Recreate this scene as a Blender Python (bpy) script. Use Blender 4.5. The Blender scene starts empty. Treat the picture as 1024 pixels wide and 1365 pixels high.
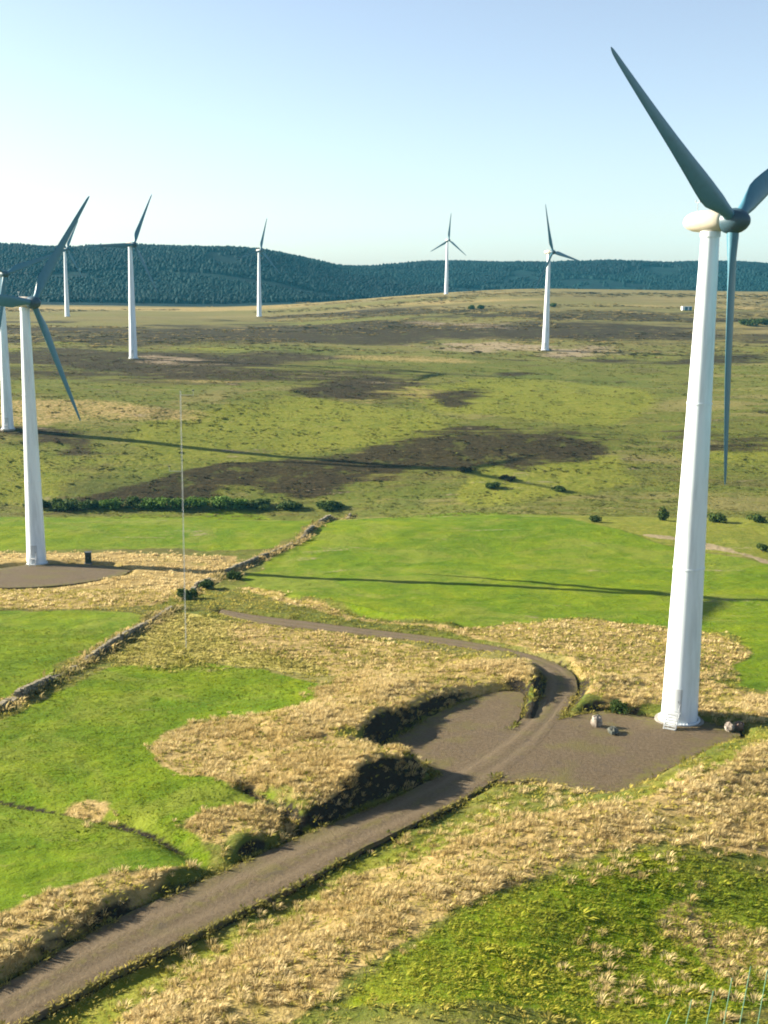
import bpy, math, random
import numpy as np
from mathutils import Vector, Matrix
R = math.radians
S = bpy.context.scene
COL = S.collection

# ------------------------------------------------------------------ camera, sky, sun, exposure
CAM_Z = 42.5
PITCH = 11.45
cd = bpy.data.cameras.new('camera')
cd.sensor_fit = 'VERTICAL'; cd.sensor_height = 24.0; cd.lens = 24.0 * 1590 / 1365
cd.clip_start = 0.5; cd.clip_end = 20000
cam = bpy.data.objects.new('camera', cd); COL.objects.link(cam)
cam.location = (0, 0, CAM_Z); cam.rotation_euler = (Matrix.Rotation(R(90 - PITCH), 4, 'X') @ Matrix.Rotation(R(.7), 4, 'Z')).to_euler()
S.camera = cam

SUN_EL = 20.5
SUN_AZ = -76.0            # degrees from +Y, clockwise seen from above: to the left, a little beyond the scene
sdir = Vector((math.sin(R(SUN_AZ)) * math.cos(R(SUN_EL)), math.cos(R(SUN_AZ)) * math.cos(R(SUN_EL)), math.sin(R(SUN_EL))))
W = bpy.data.worlds.new('World'); S.world = W; W.use_nodes = True
wn = W.node_tree.nodes; wl = W.node_tree.links
bg = wn['Background']
sky = wn.new('ShaderNodeTexSky'); sky.sky_type = 'NISHITA'; sky.sun_disc = False
sky.sun_elevation = R(SUN_EL); sky.sun_rotation = R(SUN_AZ)
sky.air_density = 0.85; sky.dust_density = 0.7; sky.ozone_density = 1.8; sky.altitude = 200
hs = wn.new('ShaderNodeHueSaturation'); hs.inputs['Saturation'].default_value = 0.76
wl.new(sky.outputs[0], hs.inputs['Color']); wl.new(hs.outputs[0], bg.inputs[0]); bg.inputs[1].default_value = 0.057
sl = bpy.data.lights.new('sun', 'SUN'); sl.energy = 5.0; sl.angle = R(0.5); sl.color = (1.0, 0.90, 0.72)
sun = bpy.data.objects.new('sun', sl); COL.objects.link(sun)
sun.rotation_euler = sdir.to_track_quat('Z', 'Y').to_euler()
S.view_settings.view_transform = 'Standard'; S.view_settings.look = 'None'
S.view_settings.gamma = 1.0; S.view_settings.use_curve_mapping = False
S.view_settings.exposure = 1.92
S.render.engine = 'CYCLES'
S.cycles.pixel_filter_type = 'BLACKMAN_HARRIS'; S.cycles.filter_width = 1.9
S.cycles.volume_bounces = 0; S.cycles.max_bounces = 6; S.cycles.diffuse_bounces = 3
S.cycles.transparent_max_bounces = 8

# ------------------------------------------------------------------ the survey: ground plan in metres (x right, y away)
D = {
'track_outline': [[-34.5,42.34],[-34.04,43.12],[-33.11,44.69],[-31.72,47.04],[-29.86,50.18],[-28.17,53.07],[-26.63,55.69],[-25.25,58.07],[-24.03,60.18],[-22.92,62.1],[-21.93,63.82],[-21.05,65.34],[-20.29,66.67],[-19.48,67.97],[-18.62,69.25],[-17.72,70.5],[-16.77,71.72],[-15.79,72.93],[-14.76,74.12],[-13.69,75.29],[-12.59,76.45],[-11.45,77.65],[-10.28,78.9],[-9.08,80.2],[-7.86,81.55],[-6.66,82.82],[-5.5,84.01],[-4.37,85.12],[-3.27,86.15],[-2.14,87.23],[-0.98,88.36],[0.2,89.53],[1.41,90.75],[2.53,91.95],[3.56,93.14],[4.5,94.31],[5.36,95.47],[6.23,96.71],[7.13,98.03],[8.06,99.43],[9.01,100.91],[9.95,102.46],[10.88,104.09],[11.8,105.8],[12.7,107.58],[13.55,109.37],[14.33,111.16],[15.05,112.96],[15.71,114.76],[16.3,116.53],[16.81,118.28],[17.25,119.99],[17.61,121.68],[17.87,123.34],[18.04,124.97],[18.11,126.58],[18.08,128.15],[17.9,129.68],[17.58,131.16],[17.1,132.59],[16.48,133.96],[15.7,135.31],[14.76,136.63],[13.66,137.92],[12.4,139.18],[11.11,140.35],[9.79,141.43],[8.44,142.41],[7.06,143.31],[5.53,144.25],[3.87,145.25],[2.07,146.3],[0.13,147.4],[-1.84,148.44],[-3.82,149.42],[-5.82,150.33],[-7.84,151.19],[-9.83,152.11],[-11.78,153.08],[-13.7,154.11],[-15.59,155.19],[-17.3,156.36],[-18.83,157.61],[-20.18,158.94],[-21.36,160.35],[-22.25,161.41],[-22.83,162.12],[-23.13,162.47],[-23.12,164.93],[-22.8,164.67],[-22.16,164.14],[-21.19,163.35],[-19.91,162.3],[-18.41,161.24],[-16.7,160.19],[-14.78,159.15],[-12.64,158.1],[-10.52,157.04],[-8.42,155.96],[-6.35,154.86],[-4.29,153.74],[-2.15,152.61],[0.07,151.46],[2.37,150.29],[4.75,149.1],[6.97,147.85],[9.03,146.54],[10.93,145.16],[12.66,143.72],[14.23,142.25],[15.64,140.74],[16.88,139.2],[17.96,137.62],[18.91,135.98],[19.73,134.28],[20.42,132.52],[20.99,130.69],[21.35,128.83],[21.5,126.93],[21.45,124.99],[21.19,123.01],[20.84,121.06],[20.4,119.13],[19.86,117.24],[19.22,115.37],[18.5,113.28],[17.68,110.98],[16.77,108.45],[15.77,105.71],[14.7,103.12],[13.58,100.7],[12.39,98.45],[11.14,96.35],[9.97,94.5],[8.89,92.89],[7.89,91.54],[6.98,90.42],[6.07,89.34],[5.16,88.29],[4.26,87.27],[3.36,86.28],[2.46,85.32],[1.58,84.39],[0.7,83.48],[-0.16,82.6],[-1.02,81.68],[-1.85,80.72],[-2.66,79.72],[-3.46,78.68],[-4.3,77.63],[-5.18,76.59],[-6.1,75.55],[-7.07,74.5],[-8.04,73.45],[-9.0,72.41],[-9.97,71.36],[-10.94,70.31],[-11.9,69.27],[-12.86,68.23],[-13.82,67.2],[-14.77,66.17],[-15.7,65.12],[-16.6,64.05],[-17.48,62.95],[-18.32,61.83],[-19.29,60.54],[-20.39,59.09],[-21.62,57.46],[-22.98,55.67],[-24.5,53.65],[-26.19,51.41],[-28.05,48.95],[-30.08,46.26],[-31.61,44.24],[-32.62,42.9],[-33.13,42.22]],
'banks': [[-22.94,65.3,0.9],[-19.85,70.95,0.9],[-15.88,75.69,0.9],[-11.75,79.57,0.3],[-9.78,81.37,1.1],[-6.66,84.01,0.5],[-4.55,87.21,2.0],[-0.46,91.29,2.8],[3.37,96.35,2.2],[5.06,98.17,1.0],[-2.66,103.94,2.2],[3.86,113.42,1.6],[10.55,121.94,0.9],[15.84,125.8,1.6],[18.23,119.28,2.0],[16.91,131.28,1.4],[9.98,137.56,0.3],[-2.84,144.99,0.1],[-12.64,148.29,0.05],[22.92,128.35,0.5],[20.94,138.31,0.4],[8.87,150.54,0.3],[-6.27,159.12,0.2],[22.17,114.84,1.0],[28.02,117.1,0.8],[32.34,112.98,0.6],[34.28,104.54,0.5],[26.6,96.26,0.9],[20.87,90.37,0.7],[15.5,91.14,0.3],[10.64,91.66,0.2],[5.46,86.84,-0.35],[-0.35,80.48,-0.5],[-5.37,74.01,-0.55],[-11.86,67.03,-0.6],[-16.58,61.64,-0.6],[-61.78,211.52,0.5],[-47.08,213.19,0.5],[-41.58,193.55,0.2],[-51.82,176.62,-0.05],[-58.69,176.5,-0.05]],
'ridges': [[[[-35.57,93.07],[-33.36,91.89],[-28.92,89.55],[-25.88,88.06],[-24.23,87.44],[-22.25,86.49],[-19.92,85.21],[-17.75,83.73],[-15.75,82.06],[-13.76,80.31],[-11.81,78.48],[-10.83,77.57]],0.9,-0.75],[[[-10.85,90.74],[-10.21,90.07],[-8.92,88.72],[-7.75,86.92],[-6.7,84.65],[-6.17,83.52]],0.8,-0.7],[[[15.9,118.93],[15.74,117.61],[15.4,114.95],[15.03,112.8],[14.61,111.16],[14.4,110.33]],0.55,0.75],[[[-25.72,184.22],[-23.02,181.98],[-17.61,177.51],[-12.27,172.8],[-7.0,167.84],[-3.02,163.91],[-0.33,160.99],[3.03,158.09],[7.04,155.22],[9.05,153.78]],1.0,0.7],[[[4.04,59.82],[3.65,60.79],[2.86,62.71],[3.45,64.92],[5.42,67.4],[8.01,69.86],[11.22,72.28],[14.85,74.56],[18.88,76.67],[23.35,78.7],[28.25,80.64],[30.7,81.61]],6,1.0],[[[-10.65,59.69],[-8.98,61.55],[-5.62,65.26],[-2.28,68.77],[1.07,72.06],[4.74,75.61],[8.71,79.43],[13.1,82.24],[17.91,84.04],[24.41,88.56],[32.62,95.81],[36.72,99.43]],4,0.9]],
'hardstanding_near': [[0.42,102.61],[1.15,104.14],[1.98,105.77],[2.93,107.49],[3.99,109.31],[5.15,111.24],[6.26,112.97],[7.32,114.5],[8.32,115.85],[9.27,117.0],[10.19,117.96],[11.08,118.74],[11.94,119.34],[12.77,119.76],[13.44,119.89],[13.96,119.73],[14.33,119.28],[14.54,118.55],[14.65,117.66],[14.66,116.6],[14.56,115.37],[14.36,113.97],[14.09,112.53],[13.76,111.05],[13.37,109.52],[12.9,107.95],[12.34,106.32],[11.67,104.63],[10.89,102.88],[10.01,101.08],[9.21,99.51],[8.5,98.17],[7.87,97.07],[7.33,96.21],[6.79,95.56],[6.27,95.13],[5.75,94.91],[5.24,94.91],[4.84,95.09],[4.53,95.46],[4.33,96.01],[4.22,96.74],[3.85,97.45],[3.21,98.12],[2.29,98.77],[1.1,99.39],[0.39,100.24],[0.16,101.31]],
'hardstanding_tower': [[18.54,110.91],[19.53,111.59],[20.48,112.06],[21.39,112.35],[22.25,112.44],[23.07,112.34],[23.83,112.18],[24.53,111.96],[25.17,111.68],[25.74,111.33],[26.46,111.01],[27.31,110.7],[28.3,110.41],[29.42,110.14],[30.46,109.76],[31.42,109.25],[32.29,108.63],[33.07,107.9],[33.62,107.2],[33.92,106.54],[33.99,105.92],[33.82,105.35],[33.53,104.83],[33.14,104.36],[32.63,103.95],[32.01,103.6],[31.22,102.98],[30.27,102.11],[29.15,100.97],[27.85,99.56],[26.65,98.26],[25.53,97.05],[24.5,95.94],[23.55,94.92],[22.69,93.99],[21.92,93.13],[21.25,92.35],[20.68,91.64],[20.15,91.1],[19.67,90.72],[19.25,90.51],[18.87,90.45],[18.39,90.56],[17.8,90.82],[17.11,91.25],[16.31,91.84],[15.52,92.35],[14.75,92.78],[13.99,93.14],[13.24,93.41],[12.5,93.56],[11.76,93.57],[11.03,93.44],[10.29,93.18],[9.88,93.34],[9.78,93.91],[10.0,94.91],[10.53,96.32],[11.11,97.83],[11.73,99.44],[12.4,101.14],[13.12,102.94],[13.83,104.56],[14.55,105.99],[15.26,107.24],[15.98,108.31],[16.76,109.28],[17.62,110.15]],
'hardstanding_left': [[-69.95,196.74],[-68.67,198.63],[-67.47,200.31],[-66.33,201.78],[-65.27,203.04],[-64.27,204.1],[-62.97,204.99],[-61.35,205.71],[-59.43,206.27],[-57.2,206.66],[-54.97,206.72],[-52.75,206.46],[-50.54,205.87],[-48.33,204.96],[-46.54,203.88],[-45.18,202.62],[-44.25,201.2],[-43.75,199.61],[-43.67,197.85],[-44.02,195.92],[-44.79,193.82],[-45.99,191.56],[-47.24,189.49],[-48.55,187.63],[-49.91,185.96],[-51.32,184.49],[-52.8,183.31],[-54.34,182.41],[-55.95,181.79],[-57.62,181.47],[-59.35,181.31],[-61.14,181.33],[-62.98,181.53],[-64.88,181.9],[-66.56,182.9],[-68.03,184.51],[-69.28,186.75],[-70.31,189.62],[-70.77,192.24],[-70.65,194.61]],
'track_left': [[-34.5,42.34],[-34.04,43.12],[-33.11,44.69],[-31.72,47.04],[-29.86,50.18],[-28.17,53.07],[-26.63,55.69],[-25.25,58.07],[-24.03,60.18],[-22.92,62.1],[-21.93,63.82],[-21.05,65.34],[-20.29,66.67],[-19.48,67.97],[-18.62,69.25],[-17.72,70.5],[-16.77,71.72],[-15.79,72.93],[-14.76,74.12],[-13.69,75.29],[-12.59,76.45],[-11.45,77.65],[-10.28,78.9],[-9.08,80.2],[-7.86,81.55],[-6.66,82.82],[-5.5,84.01],[-4.37,85.12],[-3.27,86.15],[-2.14,87.23],[-0.98,88.36],[0.2,89.53],[1.41,90.75],[2.53,91.95],[3.56,93.14],[4.5,94.31],[5.36,95.47],[6.23,96.71],[7.13,98.03],[8.06,99.43],[9.01,100.91],[9.95,102.46],[10.88,104.09],[11.8,105.8],[12.7,107.58],[13.55,109.37],[14.33,111.16],[15.05,112.96],[15.71,114.76],[16.3,116.53],[16.81,118.28],[17.25,119.99],[17.61,121.68],[17.87,123.34],[18.04,124.97],[18.11,126.58],[18.08,128.15],[17.9,129.68],[17.58,131.16],[17.1,132.59],[16.48,133.96],[15.7,135.31],[14.76,136.63],[13.66,137.92],[12.4,139.18],[11.11,140.35],[9.79,141.43],[8.44,142.41],[7.06,143.31],[5.53,144.25],[3.87,145.25],[2.07,146.3],[0.13,147.4],[-1.84,148.44],[-3.82,149.42],[-5.82,150.33],[-7.84,151.19],[-9.83,152.11],[-11.78,153.08],[-13.7,154.11],[-15.59,155.19],[-17.3,156.36],[-18.83,157.61],[-20.18,158.94],[-21.36,160.35],[-22.25,161.41],[-22.83,162.12],[-23.13,162.47]],
'track_right': [[-33.13,42.22],[-32.62,42.9],[-31.61,44.24],[-30.08,46.26],[-28.05,48.95],[-26.19,51.41],[-24.5,53.65],[-22.98,55.67],[-21.62,57.46],[-20.39,59.09],[-19.29,60.54],[-18.32,61.83],[-17.48,62.95],[-16.6,64.05],[-15.7,65.12],[-14.77,66.17],[-13.82,67.2],[-12.86,68.23],[-11.9,69.27],[-10.94,70.31],[-9.97,71.36],[-9.0,72.41],[-8.04,73.45],[-7.07,74.5],[-6.1,75.55],[-5.18,76.59],[-4.3,77.63],[-3.46,78.68],[-2.66,79.72],[-1.85,80.72],[-1.02,81.68],[-0.16,82.6],[0.7,83.48],[1.58,84.39],[2.46,85.32],[3.36,86.28],[4.26,87.27],[5.16,88.29],[6.07,89.34],[6.98,90.42],[7.89,91.54],[8.89,92.89],[9.97,94.5],[11.14,96.35],[12.39,98.45],[13.58,100.7],[14.7,103.12],[15.77,105.71],[16.77,108.45],[17.68,110.98],[18.5,113.28],[19.22,115.37],[19.86,117.24],[20.4,119.13],[20.84,121.06],[21.19,123.01],[21.45,124.99],[21.5,126.93],[21.35,128.83],[20.99,130.69],[20.42,132.52],[19.73,134.28],[18.91,135.98],[17.96,137.62],[16.88,139.2],[15.64,140.74],[14.23,142.25],[12.66,143.72],[10.93,145.16],[9.03,146.54],[6.97,147.85],[4.75,149.1],[2.37,150.29],[0.07,151.46],[-2.15,152.61],[-4.29,153.74],[-6.35,154.86],[-8.42,155.96],[-10.52,157.04],[-12.64,158.1],[-14.78,159.15],[-16.7,160.19],[-18.41,161.24],[-19.91,162.3],[-21.19,163.35],[-22.16,164.14],[-22.8,164.67],[-23.12,164.93]],
'cover': {"lush":[[[-39.53,103.0],[-38.17,108.21],[-37.01,112.95],[-36.02,117.24],[-34.73,121.87],[-33.16,126.84],[-31.63,129.86],[-30.16,130.92],[-26.64,131.7],[-21.07,132.2],[-15.35,130.71],[-9.5,127.23],[-6.55,123.24],[-6.5,118.75],[-7.01,114.61],[-8.06,110.84],[-9.72,109.33],[-11.99,110.07],[-14.06,110.59],[-15.95,110.91],[-17.71,109.96],[-19.34,107.76],[-20.52,105.81],[-21.25,104.11],[-21.18,101.93],[-20.32,99.27],[-19.19,97.18],[-17.77,95.67],[-15.96,93.81],[-13.76,91.59],[-11.86,90.25],[-10.29,89.77],[-9.23,89.06],[-8.69,88.1],[-9.33,87.29],[-11.17,86.61],[-12.79,85.7],[-14.2,84.56],[-14.67,83.35],[-14.19,82.09],[-13.24,80.81],[-11.83,79.54],[-11.83,78.34],[-13.24,77.21],[-15.13,76.66],[-17.49,76.67],[-19.58,75.73],[-21.39,73.81],[-23.07,72.15],[-24.6,70.74],[-26.21,69.1],[-27.9,67.25],[-31.61,74.84],[-37.34,91.88]],[[-60.83,161.12],[-56.07,161.08],[-49.26,161.23],[-40.39,161.6],[-35.1,160.78],[-33.37,158.76],[-33.21,152.76],[-34.61,142.76],[-35.77,134.61],[-36.7,128.31],[-38.32,120.03],[-40.64,109.77],[-47.15,118.77],[-57.86,147.02]],[[-23.44,191.87],[-20.17,209.6],[-15.88,237.18],[-10.56,274.61],[-3.67,293.05],[4.78,292.5],[15.25,289.55],[27.72,284.19],[37.09,273.83],[43.34,258.47],[49.04,244.73],[54.21,232.6],[62.89,220.51],[75.08,208.46],[72.65,180.37],[55.58,136.25],[45.52,115.71],[42.47,118.75],[40.31,120.72],[39.02,121.63],[40.81,129.02],[45.68,142.91],[47.19,150.98],[45.36,153.25],[42.09,155.25],[37.41,156.96],[32.95,159.18],[28.73,161.9],[24.25,160.97],[19.5,156.41],[15.08,153.57],[10.99,152.48],[6.96,153.43],[2.99,156.42],[-2.34,161.39],[-9.03,168.36],[-15.55,174.63],[-21.9,180.21]],[[-2.12,60.23],[-0.26,62.56],[1.61,64.61],[3.48,66.36],[5.41,67.95],[7.41,69.37],[9.53,71.1],[11.76,73.14],[14.16,74.82],[16.71,76.15],[18.98,76.56],[20.94,76.05],[23.52,75.5],[26.71,74.94],[27.24,70.83],[25.09,63.19],[17.25,59.29],[3.71,59.14]],[[-116.41,301.04],[-104.88,301.28],[-88.54,301.83],[-67.4,302.7],[-45.61,302.39],[-23.16,300.88],[-13.22,284.49],[-15.79,253.2],[-18.68,232.8],[-21.89,223.26],[-28.88,219.88],[-39.67,222.64],[-55.95,222.28],[-77.72,218.8],[-97.0,238.03],[-113.78,279.95]]],"mid":[[[36.59,277.56],[46.18,276.33],[64.47,272.89],[91.44,267.25],[99.06,249.12],[87.33,218.49],[78.3,206.86],[71.97,214.23],[65.89,220.43],[60.06,225.46],[54.47,233.68],[49.13,245.09],[42.79,257.64],[35.46,271.33]],[[28.14,445.65],[59.48,473.69],[83.18,476.37],[99.25,453.68],[104.05,428.39],[97.57,400.5],[82.06,385.93],[57.52,384.65],[36.81,386.54],[19.96,391.59],[11.77,403.49],[12.24,422.25]],[[-64.59,399.98],[-38.06,413.16],[-13.37,410.47],[9.48,391.91],[18.37,377.44],[13.27,367.05],[-1.17,360.4],[-24.96,357.48],[-45.34,356.08],[-62.3,356.21],[-72.56,365.56],[-76.08,384.11]],[[39.11,330.52],[64.74,344.94],[77.82,343.54],[78.38,326.34],[70.51,310.79],[54.24,296.89],[40.67,291.84],[29.82,295.63],[24.87,303.98],[25.82,316.87]],[[-114.59,348.21],[-90.46,349.08],[-76.1,343.65],[-71.52,331.93],[-74.95,324.11],[-86.38,320.17],[-98.35,318.63],[-110.86,319.48],[-119.5,326.87],[-124.27,340.81]],[[-116.41,301.04],[-104.88,301.28],[-88.54,301.83],[-67.4,302.7],[-45.61,302.39],[-23.16,300.88],[-13.22,284.49],[-15.79,253.2],[-18.68,232.8],[-21.89,223.26],[-28.88,219.88],[-39.67,222.64],[-55.95,222.28],[-77.72,218.8],[-97.0,238.03],[-113.78,279.95]],[[-16.24,66.48],[-13.45,67.66],[-10.4,69.86],[-7.08,73.07],[-3.88,76.22],[-0.79,79.31],[2.55,82.89],[6.17,86.98],[8.95,89.67],[10.89,90.96],[10.82,89.98],[8.72,86.72],[5.93,83.14],[2.46,79.22],[-0.75,75.84],[-3.72,72.97],[-6.67,69.9],[-9.6,66.62],[-12.05,63.81],[-14.01,61.48],[-15.96,59.63],[-17.89,58.25],[-18.55,59.64],[-17.94,63.81]],[[22.17,89.29],[26.34,93.84],[31.19,99.01],[36.73,104.8],[38.94,106.08],[37.8,102.85],[34.29,98.34],[28.39,92.56],[24.17,88.63],[21.62,86.57],[20.29,85.9],[20.16,86.65]]],"dry":[[[-21.19,104.28],[-20.34,106.3],[-18.02,107.95],[-14.22,109.21],[-11.23,110.0],[-9.07,110.33],[-7.36,112.89],[-6.11,117.7],[-4.93,121.48],[-3.82,124.24],[-4.39,127.22],[-6.65,130.41],[-9.93,133.63],[-14.22,136.9],[-17.7,141.47],[-20.35,147.35],[-21.61,151.66],[-21.48,154.4],[-18.3,154.77],[-12.07,152.78],[-5.55,148.92],[1.24,143.21],[7.22,136.86],[12.42,129.87],[15.47,125.86],[16.4,124.81],[16.42,123.17],[15.55,120.92],[13.92,119.7],[11.53,119.5],[8.7,117.35],[5.42,113.24],[1.71,108.06],[-2.43,101.83],[-2.5,99.37],[1.52,100.69],[3.75,100.86],[4.22,99.9],[3.85,97.78],[2.63,94.51],[0.39,91.24],[-2.87,87.97],[-5.09,86.37],[-6.26,86.46],[-7.52,87.31],[-8.86,88.94],[-11.0,90.46],[-13.95,91.89],[-16.51,93.78],[-18.68,96.15],[-20.23,98.81],[-21.15,101.78]],[[-14.72,84.62],[-13.76,85.85],[-12.27,86.59],[-10.25,86.84],[-8.77,86.55],[-7.81,85.74],[-7.18,85.12],[-6.86,84.7],[-7.56,83.33],[-9.29,81.03],[-10.87,80.11],[-12.3,80.59],[-13.57,81.62],[-14.65,83.22]],[[-26.03,68.5],[-25.05,69.85],[-23.83,71.44],[-22.39,73.25],[-20.64,74.75],[-18.61,75.92],[-16.68,76.54],[-14.85,76.58],[-13.37,77.21],[-12.24,78.4],[-12.65,77.83],[-14.62,75.48],[-16.56,73.09],[-18.48,70.63],[-20.68,67.52],[-23.16,63.75],[-24.93,63.35],[-25.99,66.33]],[[-15.22,59.59],[-12.78,63.29],[-9.99,67.09],[-6.86,70.97],[-3.79,74.09],[-0.77,76.45],[1.85,78.64],[4.07,80.68],[6.69,82.8],[9.71,85.0],[13.04,85.81],[16.69,85.24],[20.05,85.96],[23.13,87.96],[28.02,92.62],[34.72,99.92],[35.84,97.0],[31.4,83.85],[27.11,77.53],[23.0,78.02],[19.58,78.08],[16.86,77.7],[14.03,76.2],[11.09,73.58],[7.85,70.92],[4.31,68.22],[1.31,65.81],[-1.14,63.68],[-3.54,61.36],[-5.87,58.84],[-9.39,57.62],[-14.1,57.7]],[[-22.24,180.06],[-15.65,174.44],[-9.02,167.65],[-2.34,159.67],[3.95,154.37],[9.85,151.75],[16.17,153.06],[22.89,158.31],[29.2,159.98],[35.06,158.06],[40.53,155.3],[45.58,151.66],[46.01,144.03],[41.83,132.39],[38.46,126.12],[35.91,125.22],[36.56,122.56],[40.4,118.15],[41.62,113.88],[40.2,109.76],[37.53,108.36],[33.58,109.67],[30.63,110.88],[28.67,111.98],[26.05,112.73],[22.76,113.12],[21.41,115.56],[21.98,120.05],[21.81,126.31],[20.92,134.32],[17.56,141.25],[11.75,147.08],[4.77,152.92],[-3.36,158.77],[-11.96,166.98],[-21.01,177.57]],[[-82.42,217.37],[-75.25,216.98],[-64.71,217.05],[-50.8,217.57],[-38.63,216.84],[-28.21,214.84],[-23.83,208.41],[-25.48,197.55],[-27.39,188.38],[-29.55,180.88],[-31.76,173.6],[-34.02,166.51],[-42.61,162.98],[-57.52,163.0],[-70.23,176.65],[-80.75,203.93]],[[-24.95,89.03],[-23.44,89.06],[-22.27,88.52],[-21.41,87.4],[-21.78,86.49],[-23.35,85.81],[-24.53,86.35],[-25.31,88.13]],[[17.93,71.04],[19.28,71.57],[20.34,70.98],[21.13,69.29],[22.86,68.91],[25.54,69.86],[26.44,69.03],[25.57,66.42],[24.09,65.43],[21.99,66.05],[20.08,66.6],[18.34,67.07],[17.42,68.18],[17.31,69.91]]],"pale":[[[-32.05,135.11],[-30.94,144.76],[-29.93,152.65],[-29.03,158.79],[-26.79,160.34],[-23.21,157.29],[-21.36,153.56],[-21.25,149.14],[-19.51,144.62],[-16.14,140.0],[-12.55,135.88],[-8.74,132.25],[-7.44,129.86],[-8.64,128.72],[-11.52,129.31],[-16.06,131.62],[-21.9,132.16],[-29.04,130.91]]],"heather":[[[-68.7,316.23],[-65.07,323.74],[-58.86,329.88],[-50.06,334.64],[-40.5,339.87],[-30.18,345.54],[-20.6,349.25],[-11.79,351.0],[-2.85,354.19],[6.2,358.82],[18.89,362.65],[35.23,365.7],[51.2,365.48],[66.81,362.01],[74.29,357.11],[73.64,350.78],[68.05,343.63],[57.52,335.64],[48.75,328.6],[41.75,322.51],[31.14,320.73],[16.94,323.28],[5.2,323.75],[-4.08,322.14],[-12.15,319.19],[-19.03,314.9],[-29.93,312.39],[-44.85,311.66],[-56.86,311.6],[-65.97,312.19]],[[-32.35,432.22],[-9.66,449.35],[10.23,457.01],[27.34,455.22],[29.95,445.06],[18.06,426.55],[3.05,415.1],[-15.08,410.72],[-29.03,412.31],[-38.8,419.88]],[[30.35,431.19],[44.96,442.05],[52.91,441.38],[54.23,429.18],[47.87,417.43],[33.86,406.13],[25.9,406.8],[24.0,419.44]],[[-175.58,655.68],[-165.36,746.93],[-146.69,792.54],[-119.57,792.51],[-87.73,797.36],[-51.16,807.11],[-14.9,793.83],[21.05,757.52],[53.16,725.14],[81.42,696.69],[103.56,669.17],[119.56,642.58],[124.03,609.15],[116.96,568.88],[109.01,550.49],[100.16,553.98],[89.82,572.77],[77.97,606.87],[62.67,630.72],[43.91,644.33],[15.06,639.69],[-23.87,616.8],[-63.34,611.08],[-103.35,622.52],[-137.69,623.7],[-166.35,614.6]],[[-164.88,482.91],[-127.66,462.53],[-100.71,449.16],[-84.02,442.81],[-70.08,444.96],[-58.87,455.62],[-43.54,475.06],[-24.11,503.29],[-6.74,530.84],[8.55,557.72],[-6.49,567.35],[-51.86,559.73],[-93.36,561.57],[-130.99,572.86],[-158.22,557.16],[-175.07,514.45]],[[159.62,625.48],[211.99,644.31],[230.93,633.29],[216.44,592.41],[185.47,557.34],[138.05,528.05],[119.11,539.08],[128.66,590.4]],[[66.68,693.15],[91.84,687.65],[110.8,669.08],[123.56,637.46],[125.94,601.91],[117.92,562.44],[107.87,542.03],[95.76,540.65],[84.95,557.87],[75.44,593.65],[66.54,632.64],[58.25,674.81]],[[-129.52,366.33],[-113.67,367.7],[-97.75,366.26],[-81.75,362.01],[-78.56,358.56],[-88.18,355.94],[-103.24,354.96],[-123.74,355.62],[-134.85,358.38],[-136.58,363.22]],[[113.2,360.38],[124.69,362.43],[129.5,360.64],[127.62,355.01],[121.3,351.89],[110.53,351.27],[105.72,353.06],[106.88,357.25]]],"bare":[[[38.97,623.32],[58.4,623.37],[68.08,614.39],[68.02,596.39],[58.58,582.78],[39.76,573.57],[30.08,582.55],[29.53,609.71]],[[79.26,599.39],[89.22,610.44],[96.95,609.56],[102.44,596.77],[101.38,583.6],[93.77,570.06],[85.73,564.63],[77.24,567.3],[73.32,574.95],[73.96,587.56]],[[54.87,240.53],[59.34,238.16],[63.64,233.09],[67.79,225.3],[71.44,216.82],[74.58,207.65],[75.84,202.17],[75.2,200.39],[73.31,203.93],[70.16,212.78],[66.56,221.06],[62.52,228.76],[58.36,234.1],[54.11,237.09],[52.14,239.36],[52.47,240.93]],[[-106.28,516.1],[-97.83,522.72],[-89.74,523.35],[-82.03,517.97],[-82.69,508.64],[-91.72,495.35],[-99.8,494.72],[-106.94,506.77]],[[37.47,718.96],[71.82,704.97],[89.67,703.39],[91.01,714.24],[73.94,725.14],[38.45,736.08],[20.6,737.65],[20.39,729.86]]]},
'turbines': [[28.99,109.94],[-61.91,206.85],[-117.02,367.88],[-107.17,509.04],[78.48,591.94],[-92.85,883.47],[-230.02,870.55],[53.55,1089.37]],
'wall': [[[-40.37,106.49],[-38.39,113.57],[-36.85,121.23],[-34.7,131.79],[-32.53,145.9],[-29.87,164.4]],[[-29.4,170.51],[-29.41,181.81],[-26.98,197.1],[-23.0,213.84],[-16.56,230.16],[-8.53,295.48]]],
'mast': [-23.89,138.87],
'boulder': [[20.56,107.75],[21.77,105.8],[33.0,106.84],[34.03,107.21]],
'door_hint': [-52.79,207.31],
'cabin': [209.44,845.02],
'shrubs': [[-91.15,307.46],[-84.13,307.02],[-77.3,307.31],[-71.55,308.05],[-66.07,308.33],[-60.66,307.92],[-55.25,307.52],[-49.49,308.53],[-43.49,308.08],[-38.38,308.3],[-32.1,308.78],[-24.99,306.63],[-14.11,305.31],[46.58,256.06],[61.91,259.74],[73.47,256.94],[82.28,257.16],[72.77,223.42],[217.18,723.53],[228.8,735.1],[59.81,855.75],[66.79,856.83],[120.26,875.29],[29.06,316.77],[46.47,312.46],[22.67,331.54],[33.51,323.27],[-29.27,171.08],[-27.8,181.33],[-24.83,192.3],[23.74,112.72]],
'stakes': [[15.8,58.98,16.16,58.98,2.69],[16.86,58.72,17.16,58.72,3.57],[17.8,58.2,18.15,58.2,4.47],[18.55,57.66,18.93,57.66,5.6],[19.22,57.19,19.72,57.19,6.61],[20.17,57.12,20.59,57.12,6.45]],
}
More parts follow.
